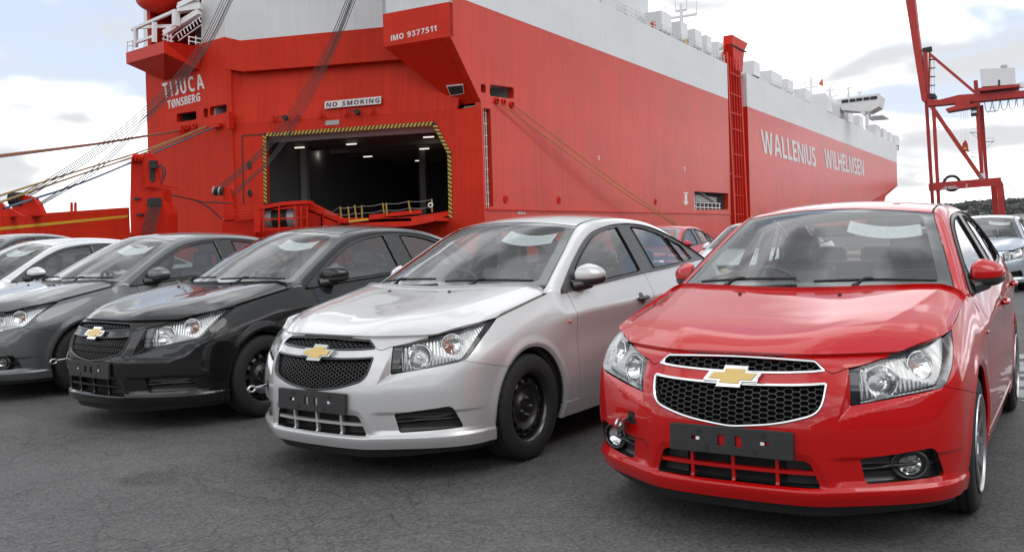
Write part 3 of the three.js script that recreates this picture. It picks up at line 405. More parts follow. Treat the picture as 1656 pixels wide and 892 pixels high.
  const bc = W(266, -8, -0.5); toShip('lifeboat', boat.scale(3.2, 1.5, 1.3).applyQuaternion(new THREE.Quaternion().setFromUnitVectors(V(0, 0, 1), TRANN)).translate(bc.x, bc.y, bc.z), mHullPlain, pf);
  const bc2 = W(312, -6, -2.5); toShip('lifeboat', boat.clone().applyQuaternion(new THREE.Quaternion()).translate(bc2.x - bc.x, bc2.y - bc.y, bc2.z - bc.z), mHullPlain, pf);
}
{
  // deck fittings along the starboard edge: ventilator houses on short legs, rails, masts, bridge
  const sx = x => sideC(onSide(x, 200, -1.6))[0];
  const vents = [[1065, 1081], [1096, 1107], [1119, 1130], [1138, 1146], [1157, 1165], [1214, 1224], [1243, 1260], [1269, 1278], [1297, 1306], [1334, 1341], [1352, 1360], [1367, 1375], [1385, 1392], [1412, 1419], [1424, 1430], [1434, 1439], [1443, 1450]];
  for (const [xa, xb] of vents) {
    const u0 = sx(xa), u1 = sx(xb), far = xa > 1300 ? 1.25 : 1, hgt = 2.0 * far, leg = 0.85, lo = DECK + leg, p0 = 0.9, p1 = 0.9 + 1.9 * far;
    const v = toShip('ventilator', slab([shipPt(u0, p0, lo), shipPt(u1, p0, lo), shipPt(u1, p1, lo), shipPt(u0, p1, lo)], V(0, hgt, 0)), mShipWhite);
    for (const [a, b] of [[u0 + 0.3, p0 + 0.3], [u1 - 0.3, p0 + 0.3], [u0 + 0.3, p1 - 0.3], [u1 - 0.3, p1 - 0.3]]) toShip('ventilator_leg', beam(shipPt(a, b, DECK - 0.3), shipPt(a, b, lo), 0.3, 0.3, FWD), mMetal, v);
    toShip('ventilator_base', slab([shipPt(u0 + 0.5, p0 + 0.5, DECK - 0.3), shipPt(u1 - 0.5, p0 + 0.5, DECK - 0.3), shipPt(u1 - 0.5, p1 - 0.4, DECK - 0.3), shipPt(u0 + 0.5, p1 - 0.4, DECK - 0.3)], V(0, leg * 0.9, 0)), mShipWhite, v);
  }
  const rail = (a, b, n) => { const g = []; for (let i = 0; i <= n; i++) { const p = a.clone().lerp(b, i / n); g.push(rodBetween(p, p.clone().add(V(0, 1.1, 0)), 0.045, 5)); } for (const h of [0.4, 0.75, 1.1]) g.push(rodBetween(a.clone().add(V(0, h, 0)), b.clone().add(V(0, h, 0)), 0.035, 5)); const o = toShip('deck_rail', merge(g), mShipWhite); o.userData.kind = 'stuff'; };
  rail(shipPt(sx(985), 0.4, DECK), shipPt(sx(1168), 0.4, DECK), 30); rail(shipPt(sx(1225), 0.4, DECK), shipPt(sx(1300), 0.4, DECK), 24);
  // house and casing behind the aft deck edge
  const he = sideC(onSide(1051, 100, -3.5))[0];
  toShip('engine_casing', slab([shipPt(-3, 3.5, DECK - 0.3), shipPt(he, 3.5, DECK - 0.3), shipPt(he, 16, DECK - 0.3), shipPt(-3, 16, DECK - 0.3)], V(0, 9, 0)), mHullWhite);
  for (const [x, y] of [[985, 8], [1000, 16]]) { const c = onSide(x, y, -1.4); toShip('deck_box', box(1.6, 1.2, 1.6).translate(c.x, c.y, c.z), mShipWhite); }
  { const c = onSide(1056, 42, -1); toShip('fire_cabinet', box(0.5, 0.9, 0.4).translate(c.x, c.y, c.z), mHullPlain); const e = onSide(1109, 67, -1); toShip('fire_cabinet', box(0.6, 0.6, 0.4).translate(e.x, e.y, e.z), mYellow); }
  const mast = (x, y0, y1, arms, off) => { const a = onSide(x, y0, off), b = a.clone(); b.y = onSide(x, y1, off).y; const m = toShip('radar_mast', rodBetween(a, b, 0.35, 8, 0.18), mShipWhite); for (const [k, w] of arms) { const c = a.clone().lerp(b, k); toShip('mast_arm', beam(c.clone().addScaledVector(OUT, -w), c.clone().addScaledVector(OUT, w), 0.3, 0.25, UP), mShipWhite, m); for (const sgn of [-1, 1]) toShip('aerial', rodBetween(c.clone().addScaledVector(OUT, sgn * w), c.clone().addScaledVector(OUT, sgn * w).add(V(0, 1.8, 0)), 0.07, 5), mShipWhite, m); } };
  mast(1103, 60, 7, [[0.62, 2.2], [0.8, 0.8]], -9); mast(1313, 158, 124, [[0.15, 3], [0.5, 1.2]], -8); mast(1343, 160, 140, [[0.2, 1.5], [0.7, 1]], -8); mast(1373, 158, 141, [[0.9, 0.6]], -6); mast(1391, 156, 148, [[0.9, 0.4]], -4);
  // flag
  const fl = onSide(1325, 136, -7); toShip('flag', slab([fl, fl.clone().addScaledVector(FWD, 4), fl.clone().addScaledVector(FWD, 3.4).add(V(0, 1.6, 0)), fl.clone().add(V(0, 0.2, 0))], OUT.clone().multiplyScalar(0.04)), mHullPlain);
  // bridge wing reaching out over the side
  const bp = onSide(1352, 200, -2), bs = sideC(bp)[0]; const bw = toShip('bridge_house', slab([shipPt(bs - 6, 2.5, DECK), shipPt(bs + 14, 2.5, DECK), shipPt(bs + 14, 26, DECK), shipPt(bs - 6, 26, DECK)], V(0, 5.0, 0)), mShipWhite);
  const Wb = (x, y, o) => onPlane(x, y, shipPt(bs - 1, 0, 0), TRANN);
  const wing = [[1352, 160.5], [1423, 150.5], [1426, 155], [1422, 172], [1406, 181], [1362, 178]].map(([x, y]) => Wb(x, y)); toShip('bridge_wing', slab(wing, FWD.clone().multiplyScalar(5)), mShipWhite, bw);
  for (const [x0, x1] of [[1362, 1372.5], [1374.5, 1384], [1385.5, 1395], [1397, 1406.5], [1408, 1419]]) { const yy = x => 161.8 - (x - 1362) * 0.122; toShip('bridge_window', slab([Wb(x0, yy(x0)), Wb(x1, yy(x1)), Wb(x1, yy(x1) + 5), Wb(x0, yy(x0) + 5)], TRANN.clone().multiplyScalar(0.12)), mDark, bw); }
  toShip('wing_support', slab([Wb(1391, 180), Wb(1408, 179), Wb(1403, 186), Wb(1395, 186)], FWD.clone().multiplyScalar(3)), mShipWhite, bw); toShip('wing_support', slab([Wb(1399, 180), Wb(1405, 180), Wb(1404, 205), Wb(1400, 205)], FWD.clone().multiplyScalar(1)), mShipWhite, bw);
  const plat = onSide(1404, 192, -3); toShip('lookout_platform', slab([plat.clone().addScaledVector(FWD, -4), plat.clone().addScaledVector(FWD, 6), plat.clone().addScaledVector(FWD, 6).addScaledVector(OUT, 4), plat.clone().addScaledVector(FWD, -4).addScaledVector(OUT, 4)], V(0, 0.3, 0)), mShipWhite, bw);
}
// water in the dock beyond the quay edge
{
  const wmap = dataTex(256, 256, (x, y) => { const v = 128 + 200 * (fbm(x / 16, y / 16, 4, 7, 16, 16) - 0.5); return [v, v, v]; }); wmap.repeat.set(1 / 6, 1 / 6);
  const g = new THREE.PlaneGeometry(6000, 6000).rotateX(-Math.PI / 2).translate(0, -2.5, 0), uv = g.attributes.uv; for (let i = 0; i < 4; i++) uv.setXY(i, uv.getX(i) * 6000, uv.getY(i) * 6000);
  setting('dock_water', g, phys({ color: lin(0.03, 0.04, 0.04), roughness: 0.12, bumpMap: wmap, bumpScale: 0.12 }));
}
// ------------------------------------------------------------------ stern ramp, its tower and gear
const atZ = (px, py, z) => { const r = ray(px, py); return EYEV.clone().addScaledVector(r, -z / r.z); };
{
  const TOP = -23.95, mRed = mHull;
  const rampX = z => lerp(-23.95, -22.7, (z + 58) / 17), topY = z => lerp(3.93, 2.94, (z + 58) / 17);
  const R = V(rampX(-58), 0, -58), ramp = thing('stern_ramp', 'long red ramp of the ship running down to the quay, yellow line along it', 'ramp', null, R);
  const add = (n, g, m, par = ramp) => { g = g.clone(); g.translate(-R.x, -R.y, -R.z); return mesh(n, g, m, par); };
  const pt = (z, y, dx = 0) => V(rampX(z) + dx, y, z), zE = -12;
  const gird = dx => slab([pt(-58, topY(-58) - 2.6, dx), pt(zE, topY(zE) - 0.9, dx), pt(zE, topY(zE), dx), pt(-58, topY(-58), dx)], V(-0.45, 0, 0));
  const side = add('side_girder', gird(0), mRed); add('side_girder', gird(-12), mRed);
  add('ramp_deck', slab([pt(-62, topY(-58) - 1.5, -0.45), pt(zE - 0.2, topY(zE) - 0.75, -0.45), pt(zE - 0.2, topY(zE) - 0.75, -12), pt(-62, topY(-58) - 1.5, -12)], V(0, -0.3, 0)), mDeckGrey);
  add('landing_flap', slab([pt(zE - 0.2, topY(zE) - 0.75, 0), pt(-3, 0.08, 0), pt(-3, 0.08, -12), pt(zE - 0.2, topY(zE) - 0.75, -12)], V(0, -0.12, 0)), mDeckGrey);
  for (const k of [0.12, 0.5, 0.88]) add('ramp_foot', slab([pt(zE - 1, topY(zE) - 0.8, -12 * k), pt(zE - 1, 0, -12 * k), pt(zE - 1.6, 0, -12 * k), pt(zE - 1.6, topY(zE) - 0.8, -12 * k)], V(-0.4, 0, 0)), mHullPlain);
  const yl = (z, o) => V(rampX(z) + 0.012, topY(z) - 0.54 + o, z); add('yellow_line', slab([yl(-57.6, -0.07), yl(zE, -0.07), yl(zE, 0.07), yl(-57.6, 0.07)], V(-0.03, 0, 0)), mYellow);
  const onR = (x, y, o = 0) => onPlane(x, y, V(rampX(-58) + o, 0, -58), V(17, 0, 1.25 * -1).normalize());
  const sb = [[18, 340], [19.5, 318.5], [44, 316], [51, 317.5], [60, 329], [68, 348], [36, 351]].map(([x, y]) => atZ(x, y, 44.2));
  const br = add('sheave_bracket', slab(sb, V(-0.2, 0, -0.9)), mHullPlain);
  for (let k = 0; k < 5; k++) { const c = atZ(22 + k * 4.2, 320.5, 44.5 - k * 0.0); add('sheave', new THREE.CylinderGeometry(0.33, 0.33, 0.07, 20).rotateZ(Math.PI / 2).translate(c.x, c.y - 0.05, c.z + 0.25), mDark, br); }
  add('gusset', slab([[-8, 322], [2, 331], [36, 349], [-8, 352]].map(([x, y]) => atZ(x, y, 42.0)), V(-0.1, 0, -0.5)), mHullPlain);
  for (const x of [115, 121.3]) add('guide_horn', merge([rodBetween(atZ(x, 344, 50), atZ(x, 328.5, 50), 0.075, 10), new THREE.SphereGeometry(0.075, 10, 8).translate(...atZ(x, 328.5, 50).toArray())]), mHullPlain);
}
{
  // hinge tower beside the transom
  const Z = 59.5, P = l => l.map(([x, y]) => atZ(x, y, Z)), o = atZ(240, 380, Z); o.y = 0;
  const tw = thing('ramp_tower', 'red hinge tower with pulleys and hanging cables at the head of the ramp', 'ramp tower', null, o);
  const add = (n, g, m, par = tw) => { g = g.clone(); g.translate(-o.x, -o.y, -o.z); return mesh(n, g, m, par); };
  const foot = atZ(211, 375, Z), foot2 = atZ(272, 375, Z); foot.y = foot2.y = -2.4;
  const pl = add('tower_plate', slab([...P([[211, 263], [234, 262.5], [236, 304], [262, 304], [263, 325], [272, 345]]), foot2, foot, ...P([[209.5, 335]])], V(0, 0, -1.6)), mHullPlain);
  const ear = P([[231, 252], [238, 247.5], [247, 248.5], [256, 262], [262, 302], [236.5, 303], [233, 262]]).map(p => p.add(V(0, 0, 0.25))); add('lifting_ear', slab(ear, V(0, 0, -0.3)), mHullPlain);
  add('ear_slot', slab(roundPoly([[240.5, 262], [249.5, 262], [250, 292], [246, 296], [242, 290]], 3).map(([x, y]) => atZ(x, y, Z - 0.27)), V(0, 0, 0.03)), mDark);
  add('hydraulic_motor', merge([new THREE.CylinderGeometry(0.22, 0.22, 0.5, 14), new THREE.CylinderGeometry(0.28, 0.28, 0.1, 14).translate(0, 0.2, 0)]).translate(...atZ(247.5, 266, Z - 0.5).toArray()), mDark);
  for (const pts of [[[251, 268], [262, 268], [267, 278], [264, 290], [260, 296]], [[251, 270], [259, 271], [263, 280], [261, 289]]]) add('hydraulic_hose', tube(pts.map(([x, y]) => atZ(x, y, Z - 0.45)), 0.045, 24, 6), mDark);
  for (const x of [216.5, 221.5, 226.5, 231]) { const c = atZ(x, 256, Z - 0.1); add('pulley', new THREE.CylinderGeometry(0.30, 0.30, 0.12, 20).rotateZ(Math.PI / 2 - 0.3).translate(c.x, c.y, c.z), mHullPlain); }
  add('cable_mouth', slab(P([[239, 320], [260, 319], [262, 331], [255, 334], [237, 333]]).map(p => p.add(V(0, 0, 0.02))), V(0, 0, 0.04)), mDark);
  for (const [a, b] of [[[216, 321], [226, 320.5]], [[220, 347], [231, 346.5]]]) add('step', beam(atZ(...a, Z - 0.1), atZ(...b, Z - 0.1), 0.12, 0.12, UP), mDark);
  for (let k = 0; k < 7; k++) add('hanging_cable', rodBetween(atZ(241 + k * 3, 330, Z - 0.1), atZ(228 + k * 3.4, 378, Z - 1.2), 0.035, 6), mDark);
  for (const pts of [[[262, 300], [290, 306], [296, 317], [320, 322], [335, 330], [360, 350]], [[276, 315], [300, 320], [325, 326], [345, 327], [378, 329]], [[296, 319], [318, 325], [334, 333], [358, 354]]]) add('hydraulic_pipe', tube(pts.map(([x, y]) => atZ(x, y, Z + 0.6)), 0.05, 30, 6), pts.length > 5 ? mHullPlain : mDark);
}
{
  // threshold in front of the door: sheave bracket, fender drum in a cage, curved edge with posts and chains
  const Z = 62, P = (l, z = Z) => l.map(([x, y]) => atZ(x, y, z)), o = atZ(560, 380, Z); o.y = 0;
  const th = thing('door_threshold', 'red threshold structure in front of the ship\'s open stern door', 'ramp', null, o);
  const add = (n, g, m, par = th) => { g = g.clone(); g.translate(-o.x, -o.y, -o.z); return mesh(n, g, m, par); };
  const lowz = (x, z = Z) => { const p = atZ(x, 380, z); p.y = -0.5; return p; };
  add('sheave_bracket', slab([...P([[360, 306], [366, 301.5], [371.5, 306], [377, 330], [379, 357], [362, 358], [361, 330]])], V(0, 0, -0.8)), mHullPlain);
  for (let k = 0; k < 4; k++) { const c = atZ(345.5 + k * 4.6, 309, Z - 0.1); add('sheave', new THREE.CylinderGeometry(0.30, 0.30, 0.09, 20).rotateZ(Math.PI / 2 - 0.15).translate(c.x, c.y, c.z), k % 2 ? mDark : mMetal); }
  add('threshold_plate', slab([...P([[358, 357], [413, 352], [413, 380]]), lowz(413), lowz(358)], V(0, 0, -1)), mHullPlain);
  for (let k = 0; k < 4; k++) add('pipe_run', rodBetween(atZ(378, 342 + k * 5, Z - 0.3), atZ(416, 338 + k * 5, Z - 0.3), 0.04, 6), mHullPlain);
  // cage and drum
  add('cage_top', slab(P([[416, 334], [455, 326], [496, 323.5], [497, 329], [456, 332], [417, 339]], Z - 2.3), V(0, 0, -2)), mHullPlain);
  for (const x of [416, 426, 451, 478, 487, 496.5]) add('cage_post', beam(atZ(x, 332, Z - 2.2), atZ(x, 375, Z - 2.2), x < 420 ? 0.4 : 0.09, 0.12, V(1, 0, 0)), mHullPlain);
  for (const y of [353, 369]) add('cage_bar', beam(atZ(426, y + 2, Z - 2.15), atZ(497, y - 2, Z - 2.15), 0.10, 0.10, UP), mHullPlain);
  for (let k = 0; k < 5; k++) add('cage_mesh', rodBetween(atZ(479 + k * 4, 333, Z - 1.0), atZ(479 + k * 4, 366, Z - 1.0), 0.03, 5), mHullPlain);
  const c = atZ(452, 352.5, Z - 1.5), drum = add('fender_drum', new THREE.CylinderGeometry(0.58, 0.58, 1.0, 28).rotateZ(Math.PI / 2 + 0.05).translate(c.x, c.y, c.z - 0.3), mDark);
  for (const s of [-1, 1]) add('drum_end', new THREE.CylinderGeometry(0.63, 0.63, 0.45, 28).rotateZ(Math.PI / 2 + 0.05).translate(c.x + s * 0.74, c.y - s * 0.03, c.z - 0.3), mMetal, drum);
  add('cage_back', slab([...P([[417, 335], [496, 326], [496, 380]], Z + 1.2), lowz(496, Z + 1.2), lowz(417, Z + 1.2)], V(0, 0, -0.2)), mHullPlain);
  add('inclined_girder', slab([...P([[495, 324], [570, 361], [570, 370], [495, 340]])], V(0, 0, -1)), mHullPlain);
  add('inclined_web', slab([...P([[497, 338], [570, 368], [590, 380], [497, 380]])], V(0, 0, -0.4)), mHullPlain);
  for (const x of [520, 521]) add('web_stiffener', beam(atZ(x, 345, Z - 0.1), atZ(x, 376, Z - 0.1), 0.15, 0.2, V(1, 0, 0)), mHullPlain);
  // platform edge, bending back to the door's right jamb
  const e = [[565, 361, 61], [600, 355, 61], [665, 350, 61], [700, 345, 62.5], [725, 341, 64.5]], lo = [[565, 372, 61], [600, 369, 61], [665, 365, 61], [700, 358, 62.5], [725, 348, 64.5]];
  for (let k = 0; k < 4; k++) { const q = [e[k], e[k + 1], lo[k + 1], lo[k]].map(([x, y, z]) => atZ(x, y, z)); add('edge_plate', slab(q, V(0, 0, -0.35)), mHullPlain); }
  add('platform_deck', slab([...e.map(([x, y, z]) => atZ(x, y + 1, z)), V(-4.5, 0, -66.5), V(-12, 0, -68), V(-11.5, 0, -61.4)].map(p => { p.y = atZ(640, 353, 61).y; return p; }), V(0, -0.2, 0)), mHullPlain);
  add('kerb_plate', slab([[597, 347, 61], [681, 338.5, 61.5], [681, 345, 61.5], [597, 353, 61]].map(([x, y, z]) => atZ(x, y, z)), V(0, 0, -0.3)), mHullPlain);
  const mRail = std({ color: lin(0.36, 0.21, 0.03), roughness: 0.7 }), tops = []; for (const [x0, y0, x1, y1] of [[551.5, 352, 550, 334], [564.5, 355, 562.5, 334], [576, 354, 573, 331.5], [585.5, 354, 584.5, 332], [621, 345, 618.5, 328], [625.5, 348, 624.5, 328], [664, 344, 660, 324.5], [698.5, 343, 698, 321.5]]) { const a = atZ(x0, y0, 61.1), b = atZ(x1, y1, 61.1); tops.push(b); add('chain_post', rodBetween(a, b, 0.05, 8), mRail); }
  for (const f of [0.0, 0.45]) for (let k = 0; k < tops.length - 1; k++) { const a = tops[k].clone().add(V(0, -f - 0.05, 0)), b = tops[k + 1].clone().add(V(0, -f - 0.05, 0)), m = a.clone().lerp(b, 0.5).add(V(0, -0.07, 0)); add('chain', tube([a, m, b], 0.014, 10, 5), mMetal); }
  for (const f of [0, 0.45]) add('chain', tube([tops[0].clone().add(V(0, -f, 0)), atZ(536, 343 + f * 8, 61.5), atZ(525, 340 + f * 8, 62)], 0.014, 10, 5), mMetal);
  const lb = atZ(696, 331.5, 61); add('life_ring', new THREE.TorusGeometry(0.13, 0.05, 8, 20).translate(lb.x, lb.y, lb.z), mLetter);
  const kb = [[564, 358], [595, 354.5]].map(([x, y]) => atZ(x, y, 60.9)); add('toe_board', beam(kb[0], kb[1], 0.14, 0.06, UP), mYellow);
}
// ------------------------------------------------------------------ ship-to-shore crane
{
  const mCrane = std({ map: (() => { const t = hullTex([0.42, 0.018, 0.012], 0.25, 0, 51, 256); return t; })(), roughness: 0.55 });
  const base = EYEV.clone().addScaledVector(ray(1513, 330), 1); const q0 = V((1513 - 828) / FOCAL * 285, 0, -285);
  const cr = thing('quay_crane', 'tall red container crane on the quay beyond the bow, boom raised', 'crane', null, q0);
  const N = FWD.clone().negate();
  const pn = (x, y, o = 0) => onPlane(x, y, q0.clone().addScaledVector(FWD, o), N), pf = (x, y) => pn(x, y, 9);
  const add = (n, g, m = mCrane, par = cr) => { g = g.clone(); g.translate(-q0.x, -q0.y, -q0.z); return mesh(n, g, m, par); };
  const bm = (n, a, b, w, h = w, par = cr, m = mCrane) => add(n, beam(a, b, w, h, FWD), m, par);
  const foot = p => { const q = p.clone(); q.y = 0; return q; };
  // legs: near and far frame
    bm('waterside_leg', pn(1520.5, 345).setY(0), pn(1510, 168), 0.95, 1.0); bm('waterside_leg', pf(1511, 345).setY(0), pf(1499, 168), 0.95, 1.0);
  bm('landside_leg', pn(1623.5, 345).setY(0), pn(1617, 293), 1.5, 1.6); bm('landside_leg', pf(1613, 345).setY(0), pf(1607, 292), 1.5, 1.6);
  bm('portal_beam', pn(1509, 302), pn(1620, 293), 1.6, 2.4); bm('portal_beam', pf(1503, 303), pf(1610, 294), 1.4, 2.2);
  bm('landside_column', pn(1590, 300), pn(1578.5, 130), 1.1, 1.1); bm('landside_column', pf(1597, 298), pf(1588, 170), 1.0, 1.0);
  bm('diagonal_brace', pn(1499, 160), pn(1589, 290), 1.2, 1.2);
  for (const [x, h] of [[1519, 0], [1623, 0]]) for (let k = 0; k < 3; k++) { const c = pn(x, 340); c.y = 0.6; add('bogie', box(1.2, 1.2, 2.0).translate(c.x, c.y, c.z + (k - 1) * 3), mDark); }
  // girder, boom, apex
  const gir = add('main_girder', slab([[1500, 160], [1520, 161], [1552, 153], [1656, 146], [1690, 142.5], [1690, 153], [1587, 163], [1500, 171]].map(([x, y]) => pn(x, y, -1)), FWD.clone().multiplyScalar(5)), mCrane);
  add('boom', slab([[1463, -12], [1478.5, -12], [1487, 62], [1500, 160], [1496, 167], [1491, 162]].map(([x, y]) => pn(x, y, -1)), FWD.clone().multiplyScalar(5)), mCrane);
  bm('apex_mast', pn(1500, 160), pn(1497, 82), 1.2, 1.2); bm('apex_mast', pn(1503, 160), pn(1504, 82), 0.5, 0.5); bm('apex_head', pn(1493, 82), pn(1508, 79), 1.2, 1.5, cr, mDark);
  bm('back_stay', pn(1504, 87), pn(1577, 149), 0.8, 0.8); bm('fore_stay', pn(1490, 82), pn(1500, 80), 0.5, 0.5); bm('fore_stay', pn(1487, 60), pn(1497, 135), 0.18, 0.18, cr, mDark); bm('fore_stay', pn(1492, 84), pn(1496, 128), 0.16, 0.16, cr, mDark);
  for (let k = 0; k < 5; k++) add('ladder_stage', box(1.6, 0.12, 1.6).translate(...pn(1508, 96 + k * 14).toArray()), mDark); for (const x of [1506, 1511]) bm('ladder_rail', pn(x, 92), pn(x + 1, 158), 0.14, 0.14, cr, mMetal);
  add('winch_platform', slab([[1503, 150], [1514, 153], [1514, 158], [1503, 158]].map(([x, y]) => pn(x, y, -1.4)), FWD.clone().multiplyScalar(4)), mDark);
  // machinery house
  const ho = add('machinery_house', slab([[1585, 111.5], [1642, 109], [1643.5, 136], [1588, 140]].map(([x, y]) => pn(x, y, -2.5)), FWD.clone().multiplyScalar(8)), mShipWhite);
  add('house_platform', slab([[1583, 142], [1648, 136], [1648, 140], [1583, 147.5]].map(([x, y]) => pn(x, y, -3)), FWD.clone().multiplyScalar(9)), mCrane, cr); add('roof_fan', new THREE.CylinderGeometry(0.9, 0.9, 0.8, 16).translate(...pn(1624.5, 107.5, 1).toArray()), mMetal, ho); add('house_door', slab([[1615, 129], [1618, 129], [1618, 138], [1615, 138]].map(([x, y]) => pn(x, y, -2.6)), FWD.clone().multiplyScalar(0.1)), mDark, ho);
  add('electrical_box', box(1.6, 1.4, 2).translate(...pn(1652, 138).toArray()), mShipWhite);
  // trolley, cab, spreader
  add('trolley', slab([[1529, 176], [1545, 171], [1545, 163], [1569, 160], [1569, 168], [1580, 166], [1580, 172], [1532, 180]].map(([x, y]) => pn(x, y, -1.5)), FWD.clone().multiplyScalar(6)), mCrane); add('operator_cab', slab([[1571, 174], [1581, 173], [1581, 186], [1571, 187]].map(([x, y]) => pn(x, y, -1)), FWD.clone().multiplyScalar(2.4)), mDark); add('cab_window', slab([[1572, 179], [1580, 178.4], [1580, 182], [1572, 183]].map(([x, y]) => pn(x, y, -1.06)), FWD.clone().multiplyScalar(0.05)), mShipWhite);
  const sp = add('head_block', slab([[1557, 232], [1562, 226], [1565, 232], [1566, 241], [1568, 244], [1557, 243]].map(([x, y]) => pn(x, y, -1)), FWD.clone().multiplyScalar(3)), mCrane); add('warning_plate', slab([[1558, 241.5], [1561.5, 236.5], [1565, 241.8]].map(([x, y]) => pn(x, y, -1.06)), FWD.clone().multiplyScalar(0.05)), mYellow, sp);
  for (const x of [1554.5, 1559, 1562, 1565.5]) bm('hoist_rope', pn(x, 178), pn(x + 1, 229), 0.06, 0.06, cr, mMetal);
  for (let k = 0; k < 6; k++) { const x0 = 1593 + k * 13, y0 = 165 - k * 1.1; add('festoon_cable', tube([pn(x0, y0, -1.2), pn(x0 + 2.5, y0 + 13, -1.2), pn(x0 + 6, y0 + 17 - k, -1.2), pn(x0 + 9.5, y0 + 12, -1.2), pn(x0 + 12, y0 - 1, -1.2)], 0.10, 20, 5), mDark); }
  // cable reel, sign, number, stair stages
  const rc = pn(1540, 296, 1.6), reel = new THREE.Quaternion().setFromUnitVectors(V(0, 0, 1), N); add('cable_reel', new THREE.TorusGeometry(2.2, 0.45, 10, 40).scale(1, 1, 1.6).applyQuaternion(reel).translate(rc.x, rc.y, rc.z), mDark); add('reel_motor', box(1.9, 1.1, 0.8).translate(...pn(1540.5, 296, 1.2).toArray()), mMetal);
  for (const [t, a, b, c] of [['THE BRISTOL', [1527, 304], [1547, 302.5], [1527, 301.2]], ['PORT COMPANY', [1524, 307], [1550.5, 305], [1524, 304.2]], ['2', [1562, 302.5], [1565.5, 302.2], [1562, 297.5]]]) for (const [ch, g] of lettering(t, pn(...a, -0.9), pn(...b, -0.9), pn(...c, -0.9), N, 0.05)) add('letter', g, mLetter);
  for (const [x, y, d] of [[1600, 180, 1], [1596, 229, 1], [1600, 271, 1], [1582, 214, -1], [1583, 253, -1], [1622, 299, 1], [1624, 312, 1], [1519, 289, 1]]) { const c = pn(x, y, -0.5); add('stair_stage', merge([box(2.2, 0.12, 1.4, d * 1.1, 0, 0), rodBetween(V(d * 2.1, 0, 0), V(d * 0.2, -1.6, 0), 0.07, 5), rodBetween(V(d * 2.1, 0, 0), V(d * 2.1, 1.1, 0), 0.05, 5), rodBetween(V(d * 0.2, 1.1, 0), V(d * 2.1, 1.1, 0), 0.05, 5)]).translate(c.x, c.y, c.z), mMetal); }
  bm('lift_shaft', pn(1590, 296), pn(1589, 280), 1.2, 1.6, cr, mShipWhite); bm('service_ladder', pn(1583.5, 150), pn(1591, 280), 0.35, 0.35, cr, mDark); bm('service_ladder', pn(1627, 340), pn(1622, 296), 0.4, 0.4, cr, mDark);
}
